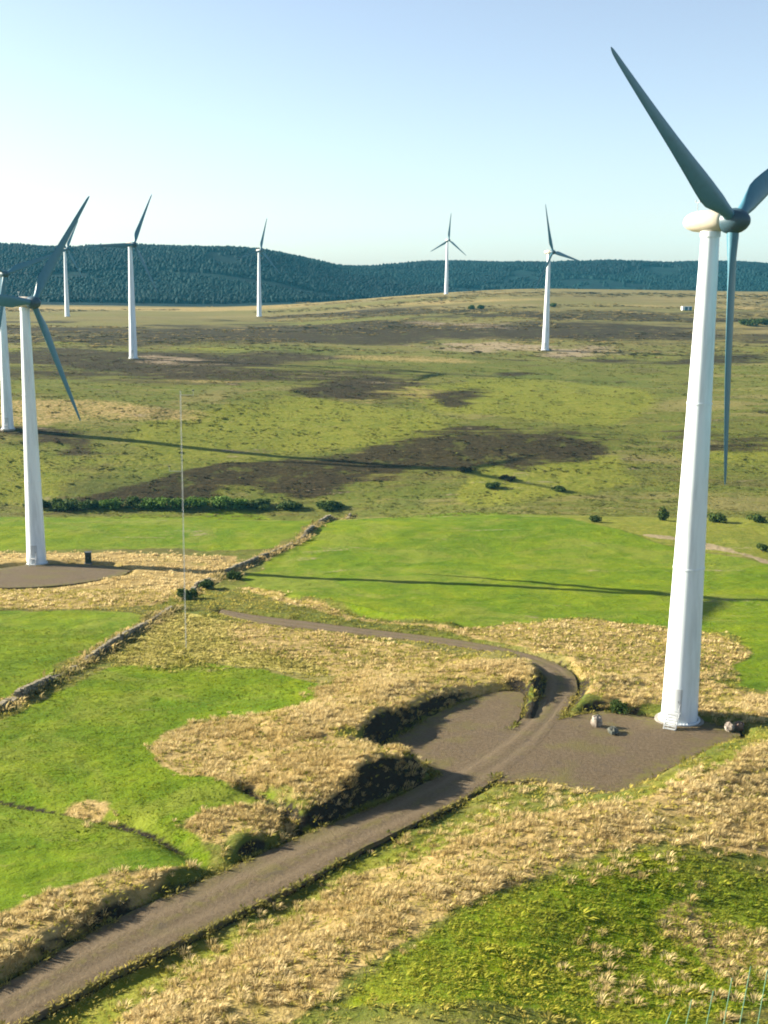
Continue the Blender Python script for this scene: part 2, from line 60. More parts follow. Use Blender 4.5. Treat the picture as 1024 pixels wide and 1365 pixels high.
# ------------------------------------------------------------------ terrain shape (pure numpy)
def ss(a, b, x):
    t = np.clip((x - a) / (b - a), 0, 1); return t * t * (3 - 2 * t)
def _hash(ix, iy, seed):
    h = (ix.astype(np.int64) * 374761393 + iy.astype(np.int64) * 668265263 + seed * 2147483647) & 0xffffffff
    h = ((h ^ (h >> 13)) * 1274126177) & 0xffffffff
    h = ((h ^ (h >> 16)) * 2246822519) & 0xffffffff
    return ((h ^ (h >> 15)) & 0xffffff) / float(0xffffff)
def vnoise(x, y, seed=0):
    ix = np.floor(x); iy = np.floor(y); fx = x - ix; fy = y - iy
    fx = fx * fx * (3 - 2 * fx); fy = fy * fy * (3 - 2 * fy)
    a = _hash(ix, iy, seed); b = _hash(ix + 1, iy, seed); c = _hash(ix, iy + 1, seed); d = _hash(ix + 1, iy + 1, seed)
    return (a * (1 - fx) + b * fx) * (1 - fy) + (c * (1 - fx) + d * fx) * fy
def fbm(x, y, scale, octv=4, seed=0):
    s = 0; amp = 1; tot = 0; x = np.asarray(x, float) / scale; y = np.asarray(y, float) / scale
    for o in range(octv):
        s = s + amp * (vnoise(x, y, seed + o * 17) - .5) * 2; tot += amp; amp *= .5
        x = x * 2.03 + 5.1; y = y * 2.03 - 3.7
    return s / tot
def hermite(xs, ys, x):
    xs = np.array(xs, float); ys = np.array(ys, float)
    m = np.gradient(ys, xs); dl = np.diff(ys) / np.diff(xs)
    for k in range(len(xs)):                      # monotone limiting
        l = dl[max(k - 1, 0)]; r = dl[min(k, len(dl) - 1)]
        m[k] = 0 if l * r <= 0 else np.sign(l) * min(abs(m[k]), 3 * min(abs(l), abs(r)))
    x = np.clip(x, xs[0], xs[-1]); i = np.clip(np.searchsorted(xs, x, side='right') - 1, 0, len(xs) - 2)
    h = xs[i + 1] - xs[i]; t = (x - xs[i]) / h
    return ((2 * t**3 - 3 * t**2 + 1) * ys[i] + (t**3 - 2 * t**2 + t) * h * m[i] + (-2 * t**3 + 3 * t**2) * ys[i + 1] + (t**3 - t**2) * h * m[i + 1])
PL = [(-400, 12), (0, 4), (55, 1.2), (108, -.8), (160, -5), (210, -9.8), (262, -12.8), (276, -17.3), (295, -20.3), (310, -19.4), (325, -15.6), (350, -10.9), (371, -7.2),
      (420, -.2), (503, 4.8), (600, 6), (870, 7.2), (1080, 7.8), (1300, 2), (1500, 2), (6000, -20)]
PR = [(-400, 14), (0, 5), (55, 1.8), (108, 0), (160, -5), (210, -9), (265, -11.8), (285, -15), (300, -15.6), (325, -13), (371, -5.5), (420, -.6), (503, 2.6), (584, 4.8),
      (700, 11), (870, 18.5), (1093, 26.5), (1180, 26.8), (1400, 8), (1500, 4), (6000, -20)]
RIDGE = [(-5000, 60), (-2500, 70), (-1200, 80), (-560, 72), (-300, 71), (-180, 65), (-110, 55), (-60, 49), (20, 53), (130, 53), (270, 57), (420, 63), (560, 65), (660, 58), (740, 46), (1000, 34), (1800, 45), (5000, 40)]
def ridge_y(x):
    return 1900 + 350 * ss(-250, 150, x)
def base(x, y):
    x = np.asarray(x, float); y = np.asarray(y, float)
    l = hermite(*zip(*PL), y); r = hermite(*zip(*PR), y)
    w = ss(-.16, .14, x / np.maximum(y, 120))
    z = l * (1 - w) + r * w
    # forested ridge
    ry = ridge_y(x); rz = hermite(*zip(*RIDGE), x * 2000 / ry)
    bump = np.where(y < ry, ss(ry - 620, ry, y), 1 - ss(ry, ry + 1100, y))
    return z + (rz - z) * bump
def meso(x, y):
    a = ss(290, 420, y); b = ss(70, 160, y)
    far = fbm(x, y, 90, 4, 3) * (2.0 * a * (1 - ss(800, 1100, y) * .8))
    near = fbm(x, y, 24, 4, 9) * .45 * (1 - .5 * a)
    ridge = fbm(x, y, 260, 4, 31) * 9 * ss(1350, 1600, y)
    return far + near + ridge
def seg_dist(px, py, line):
    """distance to an open polyline, and arc parameter of the closest point"""
    best = np.full(px.shape, 1e9); par = np.zeros(px.shape)
    for i in range(len(line) - 1):
        ax, ay = line[i][:2]; bx, by = line[i + 1][:2]; dx, dy = bx - ax, by - ay
        t = np.clip(((px - ax) * dx + (py - ay) * dy) / (dx * dx + dy * dy + 1e-9), 0, 1)
        d = np.hypot(px - ax - t * dx, py - ay - t * dy)
        m = d < best; best = np.where(m, d, best); par = np.where(m, i + t, par)
    return best, par
def poly_sd(px, py, poly):
    """signed distance to a polygon (negative inside)"""
    p = list(poly) + [poly[0]]
    d, _ = seg_dist(px, py, p); ins = np.zeros(px.shape, bool)
    for i in range(len(p) - 1):
        (ax, ay), (bx, by) = p[i][:2], p[i + 1][:2]
        c = ((ay > py) != (by > py)); ins ^= c & (px < (bx - ax) * (py - ay) / ((by - ay) if by != ay else 1e-9) + ax)
    return np.where(ins, -d, d)
def near_sd(px, py, poly, margin):
    """poly_sd, evaluated only close to the polygon"""
    a = np.array([q[:2] for q in poly]); out = np.full(px.shape, margin * 1.0)
    m = (px > a[:, 0].min() - margin) & (px < a[:, 0].max() + margin) & (py > a[:, 1].min() - margin) & (py < a[:, 1].max() + margin)
    if m.any(): out[m] = np.minimum(poly_sd(px[m], py[m], poly), margin)
    return out
def near_line(px, py, line, margin):
    a = np.array([q[:2] for q in line]); out = np.full(px.shape, margin * 1.0); par = np.zeros(px.shape)
    m = (px > a[:, 0].min() - margin) & (px < a[:, 0].max() + margin) & (py > a[:, 1].min() - margin) & (py < a[:, 1].max() + margin)
    if m.any():
        d, q = seg_dist(px[m], py[m], line); out[m] = np.minimum(d, margin); par[m] = q
    return out, par
STEP = .28           # the made-up track stands this much above the soil it is laid on
def works_sd(x, y):
    sd = near_sd(x, y, D['track_outline'], 30)
    for k in ('hardstanding_near', 'hardstanding_tower', 'hardstanding_left'):
        sd = np.minimum(sd, near_sd(x, y, D[k], 30))
    return sd
def height(x, y, full=True):
    x = np.asarray(x, float); y = np.asarray(y, float)
    b = base(x, y); h = b + meso(x, y)
    if not full: return h
    sd = works_sd(x, y)
    m = sd < 30
    if m.any():
        xm, ym, d, bm, hm = x[m], y[m], sd[m], b[m], h[m]
        num = np.zeros(xm.shape); den = np.zeros(xm.shape)
        for (ax, ay, A) in D['banks']:
            w = 1 / ((xm - ax)**2 + (ym - ay)**2 + 2.0)**1.7; num += w * A; den += w
        A = num / den
        wdt = 1.0 + .75 * np.abs(A)
        lumps = 1 + .35 * fbm(xm, ym, 5, 3, 44)
        prof = ss(0, 1, d / wdt) * (1 - ss(5, 24, d))
        out = bm + (hm - bm) * ss(1, 8, d) + A * lumps * prof - STEP * (1 - ss(.1, 1.6, d))
        h[m] = np.where(d < 30, out, hm)
    for (line, w, A) in D['ridges']:
        d, _ = near_line(x, y, line, w * 3)
        h = h + A * np.exp(-(d / w)**2) * (d < w * 3)
    return h
def plat(x, y):
    return base(x, y)
# ------------------------------------------------------------------ helpers
rng = np.random.default_rng(7); random.seed(7)
def hz(x, y): return float(height(np.array([x]), np.array([y]))[0])
def make_mesh(name, V, F, smooth=False):
    """V (n,3) array; F list of (k,m) index arrays"""
    me = bpy.data.meshes.new(name); V = np.ascontiguousarray(V, np.float32)
    F = [np.asarray(f, np.int32) for f in F if len(f)]
    loops = np.concatenate([f.ravel() for f in F]); tot = np.concatenate([np.full(len(f), f.shape[1], np.int32) for f in F])
    me.vertices.add(len(V)); me.vertices.foreach_set('co', V.ravel())
    me.loops.add(len(loops)); me.loops.foreach_set('vertex_index', loops)
    me.polygons.add(len(tot)); st = np.zeros(len(tot), np.int32); st[1:] = np.cumsum(tot)[:-1]
    me.polygons.foreach_set('loop_start', st)
    me.update(calc_edges=True)
    me.polygons.foreach_set('use_smooth', np.full(len(tot), smooth, bool)); me.update(); me.validate()
    return me
class MB:
    """collects simple shapes for one mesh"""
    def __init__(s): s.V = []; s.T = []; s.Q = []; s.n = 0
    def add(s, V, quads=(), tris=()):
        V = np.asarray(V, float); s.V.append(V)
        if len(quads): s.Q.append(np.asarray(quads) + s.n)
        if len(tris): s.T.append(np.asarray(tris) + s.n)
        s.n += len(V)
    def box(s, c, d, M=None):
        q = np.array([[i, j, k] for i in (-.5, .5) for j in (-.5, .5) for k in (-.5, .5)]) * np.array(d)
        if M is not None: q = q @ np.array(M.to_3x3()).T
        s.add(q + np.array(c), [[0, 1, 3, 2], [4, 6, 7, 5], [0, 4, 5, 1], [2, 3, 7, 6], [0, 2, 6, 4], [1, 5, 7, 3]])
    def rings(s, rs, cap=True):
        """rs: list of (k,3) rings"""
        k = len(rs[0]); n = len(rs); V = np.concatenate(rs); Q = []
        for i in range(n - 1):
            for j in range(k):
                a = i * k + j; b = i * k + (j + 1) % k; Q.append([a, b, b + k, a + k])
        T = []
        if cap:
            V = np.concatenate([V, [rs[0].mean(0)], [rs[-1].mean(0)]])
            for j in range(k):
                T.append([n * k, (j + 1) % k, j]); T.append([n * k + 1, (n - 1) * k + j, (n - 1) * k + (j + 1) % k])
        s.add(V, Q, T)
    def lathe(s, prof, k=24, c=(0, 0, 0), cap=True):
        a = np.linspace(0, 2 * np.pi, k, endpoint=False)
        s.rings([np.stack([r * np.cos(a) + c[0], r * np.sin(a) + c[1], np.full(k, z + c[2])], 1) for r, z in prof], cap)
    def tube(s, p, q, r, k=6):
        p = np.array(p, float); q = np.array(q, float); d = q - p; d /= np.linalg.norm(d)
        u = np.cross(d, [0, 0, 1.] if abs(d[2]) < .9 else [1., 0, 0]); u /= np.linalg.norm(u); v = np.cross(d, u)
        a = np.linspace(0, 2 * np.pi, k, endpoint=False)[:, None]; o = r * (np.cos(a) * u + np.sin(a) * v)
        s.rings([p + o, q + o])
    def mesh(s, name, smooth=False):
        F = []
        if s.Q: F.append(np.concatenate(s.Q))
        if s.T: F.append(np.concatenate(s.T))
        return make_mesh(name, np.concatenate(s.V), F, smooth)
def link(name, me, mat=None, parent=None):
    o = bpy.data.objects.new(name, me); COL.objects.link(o)
    if mat is not None and me is not None and not me.materials: me.materials.append(mat)
    if parent is not None: o.parent = parent
    return o
def tag(o, label=None, cat=None, group=None, kind=None):
    if label: o['label'] = label
    if cat: o['category'] = cat
    if group: o['group'] = group
    if kind: o['kind'] = kind
    return o
def empty(name, loc, rz=0):
    o = bpy.data.objects.new(name, None); COL.objects.link(o); o.location = loc; o.rotation_euler = (0, 0, rz); o.empty_display_size = .5
    return o
def auto_smooth(me, ang=40):
    me.polygons.foreach_set('use_smooth', np.ones(len(me.polygons), bool))
    me.set_sharp_from_angle(angle=R(ang))
def color_attr(me, name, arr):
    a = me.attributes.new(name, 'FLOAT_COLOR', 'POINT'); a.data.foreach_set('color', np.ascontiguousarray(arr, np.float32).ravel())

# ------------------------------------------------------------------ materials
class NT:
    def __init__(s, name):
        s.m = bpy.data.materials.new(name); s.m.use_nodes = True; s.t = s.m.node_tree; s.n = s.t.nodes; s.l = s.t.links
        s.b = s.n['Principled BSDF']; s.out = s.n['Material Output']
        s.tc = s.n.new('ShaderNodeTexCoord')
    def node(s, t, **k):
        n = s.n.new(t)
        for a, b in k.items(): setattr(n, a, b)
        return n
    def noise(s, scale, detail=4, rough=.55, vec=None, dist=0, out='Fac'):
        n = s.node('ShaderNodeTexNoise'); n.inputs['Scale'].default_value = scale; n.inputs['Detail'].default_value = detail
        n.inputs['Roughness'].default_value = rough; n.inputs['Distortion'].default_value = dist
        s.l.new(vec or s.tc.outputs['Object'], n.inputs['Vector']); return n.outputs[out]
    def ramp(s, fac, stops, interp='LINEAR'):
        r = s.node('ShaderNodeValToRGB'); e = r.color_ramp; e.interpolation = interp
        while len(e.elements) < len(stops): e.elements.new(.5)
        for i, (p, c) in enumerate(stops):
            e.elements[i].position = p; e.elements[i].color = (*c, 1) if len(c) == 3 else c
        s.l.new(fac, r.inputs[0]); return r.outputs[0]
    def val(s, fac, a, b):
        n = s.node('ShaderNodeMapRange'); n.interpolation_type = 'SMOOTHSTEP'
        n.inputs[1].default_value = a; n.inputs[2].default_value = b; s.l.new(fac, n.inputs[0]); return n.outputs[0]
    def math(s, op, a, b=None):
        n = s.node('ShaderNodeMath', operation=op)
        for i, v in enumerate((a, b)):
            if v is None: continue
            if isinstance(v, (int, float)): n.inputs[i].default_value = v
            else: s.l.new(v, n.inputs[i])
        return n.outputs[0]
    def mix(s, fac, a, b, mode='MIX'):
        n = s.node('ShaderNodeMix', data_type='RGBA', blend_type=mode)
        for v, i in ((fac, 0), (a, 6), (b, 7)):
            if isinstance(v, (int, float)): n.inputs[i].default_value = v
            elif isinstance(v, tuple): n.inputs[i].default_value = (*v, 1)
            else: s.l.new(v, n.inputs[i])
        return n.outputs[2]
    def attr(s, name, ch=None):
        a = s.node('ShaderNodeAttribute', attribute_name=name)
        if ch is None: return a.outputs['Color']
        if ch == 'a': return a.outputs['Alpha']
        p = s.node('ShaderNodeSeparateColor'); s.l.new(a.outputs['Color'], p.inputs[0]); return p.outputs['rgb'.index(ch)]
    def bump(s, h, strength, dist, prev=None):
        b = s.node('ShaderNodeBump'); b.inputs['Strength'].default_value = strength; b.inputs['Distance'].default_value = dist
        s.l.new(h, b.inputs['Height'])
        if prev: s.l.new(prev, b.inputs['Normal'])
        return b.outputs[0]
    def done(s, col, rough=.9, normal=None, spec=.2):
        if isinstance(col, tuple): s.b.inputs['Base Color'].default_value = (*col, 1)
        else: s.l.new(col, s.b.inputs['Base Color'])
        if isinstance(rough, (int, float)): s.b.inputs['Roughness'].default_value = rough
        else: s.l.new(rough, s.b.inputs['Roughness'])
        s.b.inputs['Specular IOR Level'].default_value = spec
        if normal: s.l.new(normal, s.b.inputs['Normal'])
        return s.m
def paint(name, col, var=.06, rough=.45, scale=1.2, streak=True):
    t = NT(name)
    mp = t.node('ShaderNodeMapping'); mp.inputs['Scale'].default_value = (1, 1, .12 if streak else 1); t.l.new(t.tc.outputs['Object'], mp.inputs[0])
    n1 = t.noise(scale, 6, .65, mp.outputs[0]); n2 = t.noise(scale * 9, 3, .6)
    d = tuple(c * (1 - 3 * var) for c in col)
    c = t.mix(t.val(n1, .42, .75), col, d); c = t.mix(t.math('MULTIPLY', t.val(n2, .62, .8), .35), c, tuple(x * .75 for x in col))
    return t.done(c, rough, None, .4)
M = {}
M['tower'] = paint('tower_paint', (.70, .765, .81), .09, .42, .8)
M['blade'] = paint('blade_gelcoat', (.055, .165, .225), .05, .4, 2, False)
M['nacelle'] = paint('nacelle_shell', (.50, .45, .36), .05, .4, 1.5, False)
M['hub'] = paint('hub_shell', (.04, .085, .115), .05, .45, 2, False)
M['steel'] = paint('galvanised_steel', (.42, .44, .45), .08, .4, 3)
M['darkmetal'] = paint('dark_metal', (.05, .055, .055), .08, .55, 3)
M['door'] = paint('door_paint', (.5, .53, .54), .06, .4, 3)
M['cabinet'] = paint('cabinet_green', (.03, .045, .03), .08, .5, 3)
M['cabin_blue'] = paint('cabin_blue', (.03, .16, .24), .06, .5, 2)
M['cabin_white'] = paint('cabin_white', (.75, .76, .74), .05, .5, 2)
def m_concrete():
    t = NT('concrete'); n = t.noise(2.5, 6); n2 = t.noise(30, 3)
    c = t.ramp(n, [(.3, (.15, .14, .12)), (.7, (.30, .28, .25))]); return t.done(c, .9, t.bump(n2, .4, .02))
M['concrete'] = m_concrete()
def m_gravel():
    t = NT('gravel'); n = t.noise(.22, 5, .6); n2 = t.noise(3.5, 5, .7); n3 = t.noise(22, 3, .7)
    c = t.ramp(n2, [(.3, (.062, .044, .024)), (.5, (.10, .074, .044)), (.72, (.15, .113, .070))])
    c = t.mix(t.math('MULTIPLY', t.val(n, .48, .66), .7), c, (.105, .092, .030)); c = t.mix(t.math('MULTIPLY', t.val(t.noise(.5, 6, .7), .52, .66), .4), c, (.09, .068, .05))
    c = t.mix(t.math('MULTIPLY', t.val(n3, .45, .75), .35), c, (.17, .13, .085))
    a = t.attr('across', 'r')          # 1 on the wheel lines, 0 between; g: grown-over edge and crown
    c = t.mix(t.math('MULTIPLY', a, .6), c, (.155, .118, .074))
    g = t.math('MULTIPLY', t.attr('across', 'g'), t.val(t.noise(1.3, 4, .7), .42, .62))
    c = t.mix(g, c, (.125, .115, .028))
    pt = t.val(t.noise(.55, 3, .6), .63, .70); c = t.mix(t.math('MULTIPLY', pt, .55), c, (.07, .055, .042))
    b = t.bump(n3, .6, .06); b = t.bump(n2, .6, .14, b)
    return t.done(c, .95, b, .15)
M['gravel'] = m_gravel()
def m_ground():
    t = NT('ground_cover'); A = 'cover_a'; B = 'cover_b'
    big = t.noise(.035, 5, .6); med = t.noise(.16, 5, .65); sm = t.noise(.9, 5, .7); fine = t.noise(4.5, 4, .75)
    vfar = t.noise(.012, 6, .7)
    mp = t.node('ShaderNodeMapping'); mp.inputs['Scale'].default_value = (.035, .16, .1); t.l.new(t.tc.outputs['Object'], mp.inputs[0])
    strk = t.noise(1.0, 6, .72, mp.outputs[0], .6)
    mp2 = t.node('ShaderNodeMapping'); mp2.inputs['Scale'].default_value = (.010, .042, .03); t.l.new(t.tc.outputs['Object'], mp2.inputs[0])
    fst = t.noise(1.0, 7, .7, mp2.outputs[0], .8)
    # rough moor grass
    rough = t.ramp(sm, [(.25, (.058, .070, .008)), (.5, (.105, .115, .018)), (.75, (.185, .165, .045))])
    rough = t.mix(t.math('MULTIPLY', t.val(med, .42, .62), .55), rough, (.085, .115, .018))
    rough = t.mix(t.math('MULTIPLY', t.val(strk, .55, .66), .45), rough, (.072, .056, .026))
    rough = t.mix(t.math('MULTIPLY', t.val(strk, .45, .34), .5), rough, (.21, .17, .06))
    rough = t.mix(t.math('MULTIPLY', t.val(fst, .54, .62), .5), rough, (.085, .062, .028))
    rough = t.mix(t.math('MULTIPLY', t.val(fst, .47, .38), .6), rough, (.20, .165, .065))
    rough = t.mix(t.math('MULTIPLY', t.val(vfar, .52, .62), .45), rough, (.065, .10, .016))
    rough = t.mix(t.math('MULTIPLY', t.val(fine, .5, .75), .4), rough, (.07, .06, .02))
    # pasture
    lush = t.ramp(med, [(.28, (.062, .112, .003)), (.5, (.108, .160, .004)), (.74, (.17, .200, .006))])
    lush = t.mix(t.math('MULTIPLY', t.val(big, .40, .62), .5), lush, (.05, .115, .003))
    lush = t.mix(t.math('MULTIPLY', t.val(sm, .5, .74), .45), lush, (.18, .19, .010))
    lush = t.mix(t.math('MULTIPLY', t.val(fine, .52, .78), .5), lush, (.05, .09, .004))
    lush = t.mix(t.math('MULTIPLY', t.val(t.noise(.07, 6, .68, None, .8), .47, .63), .55), lush, (.17, .185, .028))
    mid = t.ramp(sm, [(.28, (.09, .115, .010)), (.5, (.15, .16, .020)), (.72, (.215, .195, .045))])
    mid = t.mix(t.math('MULTIPLY', t.val(med, .45, .65), .5), mid, (.09, .12, .014))
    dry = t.ramp(sm, [(.25, (.15, .115, .032)), (.5, (.30, .22, .085)), (.75, (.44, .32, .15))])
    dry = t.mix(t.math('MULTIPLY', t.val(fine, .48, .7), .5), dry, (.15, .10, .03))
    dry = t.mix(t.math('MULTIPLY', t.val(med, .52, .68), .45), dry, (.16, .16, .025))
    pale = t.ramp(sm, [(.28, (.23, .205, .045)), (.5, (.32, .28, .075)), (.72, (.40, .33, .11))])
    hea0 = t.ramp(sm, [(.25, (.013, .009, .005)), (.5, (.027, .019, .009)), (.75, (.062, .045, .018))])
    hea = t.mix(t.math('MULTIPLY', t.val(med, .54, .68), .5), hea0, rough)
    soil = t.ramp(fine, [(.3, (.012, .010, .008)), (.7, (.035, .028, .018))])
    bare = t.ramp(sm, [(.3, (.20, .15, .09)), (.7, (.34, .265, .18))])
    forest = t.ramp(t.noise(.03, 5), [(.3, (.001, .008, .011)), (.7, (.003, .022, .020))])
    def msk(name, ch, sk=0.0):
        k = t.attr(name, ch)
        w = t.math('ADD', k, t.math('MULTIPLY', t.math('SUBTRACT', sm, .5), .9))
        w = t.math('ADD', w, t.math('MULTIPLY', t.math('SUBTRACT', big, .5), .9 if sk else .35))
        if sk: w = t.math('ADD', w, t.math('MULTIPLY', t.math('SUBTRACT', strk, .5), sk))
        w = t.math('ADD', w, t.math('MULTIPLY', t.math('SUBTRACT', med, .5), .5))
        return t.val(w, .30, .70)
    upland = t.ramp(fst, [(.3, (.10, .082, .034)), (.5, (.17, .135, .058)), (.7, (.25, .195, .09))])
    c = t.mix(t.attr('cover_c', 'r'), rough, upland)
    c = t.mix(msk(B, 'r'), c, mid); c = t.mix(msk(A, 'r'), c, lush); c = t.mix(msk(A, 'g'), c, dry); c = t.mix(msk(B, 'g'), c, pale)
    c = t.mix(t.math('MULTIPLY', msk(A, 'b', 1.8), .94), c, hea); c = t.mix(t.math('MULTIPLY', msk(B, 'b', 2.5), .8), c, bare); c = t.mix(msk(A, 'a'), c, soil)
    c = t.mix(t.attr(B, 'a'), c, forest)
    b = t.bump(fine, .55, .10); b = t.bump(sm, .6, .45, b); b = t.bump(strk, .5, 1.6, b)
    return t.done(c, .95, b, .08)
M['ground'] = m_ground()
def m_leaf(name, trans=.25, rough=.8):
    t = NT(name); c = t.attr('tint')
    d = t.node('ShaderNodeBsdfTranslucent'); t.l.new(c, d.inputs[0])
    t.done(c, rough, None, .15)
    mx = t.node('ShaderNodeMixShader'); mx.inputs[0].default_value = trans
    t.l.new(t.b.outputs[0], mx.inputs[1]); t.l.new(d.outputs[0], mx.inputs[2]); t.l.new(mx.outputs[0], t.out.inputs[0])
    return t.m
M['tuft'] = m_leaf('tussock_blades', .38); M['leaf'] = m_leaf('shrub_leaves', .2); M['conifer'] = m_leaf('conifer_needles', .0, .9)
def m_stone():
    t = NT('field_stone'); n = t.noise(1.6, 6, .7); n2 = t.noise(9, 4, .7)
    c = t.ramp(n, [(.28, (.08, .07, .05)), (.5, (.22, .19, .13)), (.75, (.42, .36, .26))])
    c = t.mix(t.math('MULTIPLY', t.val(n2, .55, .72), .8), c, (.07, .085, .02))
    return t.done(c, .92, t.bump(n2, .6, .06))
M['stone'] = m_stone()
def m_bark():
    t = NT('bark'); return t.done(t.ramp(t.noise(6, 5), [(.3, (.03, .024, .018)), (.7, (.08, .065, .05))]), .9)
M['bark'] = m_bark()

# ------------------------------------------------------------------ the ground: one sheet out to the horizon
def axis(fine0, fine1, step, lo, hi, g=1.035, mx=60):
    a = list(np.arange(fine0, fine1 + 1e-6, step)); s = step; p = a[-1]
    while p < hi: s = min(s * g, mx); p += s; a.append(p)
    s = step; p = a[0]; pre = []
    while p > lo: s = min(s * 1.09, mx * 2); p -= s; pre.append(p)
    return np.array(pre[::-1] + a)
GX = axis(-80, 90, .5, -2700, 2700, 1.07, 120)
GY = np.concatenate([axis(48, 215, .5, -420, 215), np.arange(215.8, 330, .8)]); s_ = .8; p_ = GY[-1]; ext = []
while p_ < 3500: s_ = min(s_ * 1.02, 45 if p_ < 2600 else 200); p_ += s_; ext.append(p_)
GY = np.concatenate([GY, ext])
gx, gy = np.meshgrid(GX, GY); gx = gx.ravel(); gy = gy.ravel()
gz = height(gx, gy)
# small-scale relief, finer where the sheet is finer
sdw = works_sd(gx, gy)
fin = ss(.3, 1.5, sdw)
gz = gz + fin * (fbm(gx, gy, 2.6, 3, 77) * .13 * (gy < 330))
def cover(name, x, y, soft=1.2, wob=2.2, wsc=7.0):
    w = np.full(x.shape, -1e3); wx = x + fbm(x, y, wsc, 3, 5) * wob; wy = y + fbm(x, y, wsc, 3, 6) * wob
    for p in D['cover'][name]:
        w = np.maximum(w, -near_sd(wx, wy, p, 40))
    return ss(-soft, soft, w)
far_ = (gy > 290)
def cov2(name, x, y):
    f = y > 290; out = np.zeros(x.shape)
    out[~f] = cover(name, x[~f], y[~f]); out[f] = cover(name, x[f] + 40 * fbm(x[f], y[f], 90, 3, 71), y[f] + 14 * fbm(x[f] / 2, y[f], 22, 4, 72), np.clip((y[f] - 200) * .06, 6, 40), 16, 40); return out
CV = {k: cov2(k, gx, gy) for k in ('lush', 'mid', 'dry', 'pale', 'heather', 'bare')}
nx, ny = len(GX), len(GY)
Z2 = gz.reshape(ny, nx); dzx = np.gradient(Z2, GX, axis=1); dzy = np.gradient(Z2, GY, axis=0)
slope = np.hypot(dzx, dzy).ravel()
soil = .9 * ss(.68, 1.1, slope) * (gy < 200) * ss(.0, .5, sdw) * (1 - ss(4, 6, sdw))
soil = np.maximum(soil, (1 - ss(.15, .7, sdw)) * .9)
for li, wdt in ((0, .5), (1, .5)):
    d_, _ = near_line(gx, gy, D['ridges'][li][0], 4); soil = np.maximum(soil, (1 - ss(wdt * .4, wdt * 1.5, d_)) * (.62 + .5 * fbm(gx, gy, 6, 3, 88)))
ry_ = ridge_y(gx)
forest = ss(-60, 30, gy - (ry_ - 640))
fld = fbm(gx, gy, 60, 4, 21)
hshade = ss(.04, .26, fbm(gx / 2.4, gy, 60, 5, 22) + .15 * fbm(gx, gy, 16, 3, 23) + .05 * ss(400, 480, gy)) * ss(330, 400, gy) * (1 - ss(760, 900, gy)) * .95
CV['heather'] = np.maximum(CV['heather'], hshade)
fz = ss(430, 640, gy)
band = fbm(gx / 3.0, gy, 95, 5, 24)
CV['heather'] = np.clip(CV['heather'] * (1 - fz) + fz * np.maximum(CV['heather'] * ss(-.35, .05, band), ss(.12, .30, band) * .8 * (1 - ss(880, 980, gy))), 0, 1)
bnd = np.exp(-((gy - 690) / 60)**2) * ss(-330, -200, gx) * (1 - ss(220, 300, gx)) + np.exp(-((gy - 470) / 30)**2) * (1 - ss(-10, 50, gx)) + .8 * np.exp(-((gy - 560) / 26)**2) * ss(130, 200, gx)
CV['heather'] = np.clip(np.maximum(CV['heather'], bnd * (.72 + .9 * fbm(gx / 3, gy, 40, 5, 38))), 0, 1)
tanb = fbm(gx / 2.6, gy, 80, 5, 27) + .30 * ss(800, 1000, gy)
CV['dry'] = np.maximum(CV['dry'], ss(-.05, .6, tanb) * fz * .58 * (1 - CV['heather']))
CV['mid'] = np.maximum(CV['mid'], ss(.0, .35, fbm(gx / 2.2, gy, 65, 4, 29)) * ss(300, 360, gy) * .8 * (1 - ss(560, 700, gy)))
CV['dry'] = np.maximum(CV['dry'], ss(.14, .55, fbm(gx / 2.4, gy, 48, 5, 33)) * ss(300, 340, gy) * .55 * (1 - ss(520, 640, gy)))
q = np.arange(ny * nx).reshape(ny, nx)
quads = np.stack([q[:-1, :-1].ravel(), q[:-1, 1:].ravel(), q[1:, 1:].ravel(), q[1:, :-1].ravel()], 1)
gme = make_mesh('ground', np.stack([gx, gy, gz], 1), [quads], True)
color_attr(gme, 'cover_a', np.stack([CV['lush'], CV['dry'], CV['heather'], soil], 1))
upl = ss(520, 720, gy) * (1 - forest) * np.clip(.62 + .7 * fbm(gx / 3, gy, 110, 5, 36), 0, 1)
color_attr(gme, 'cover_c', np.stack([upl, upl, upl, upl], 1))
color_attr(gme, 'cover_b', np.stack([CV['mid'], CV['pale'], CV['bare'], forest], 1))
tag(link('ground', gme, M['ground']), kind='structure')
print('ground verts', len(gx), 'tris', 2 * len(quads))

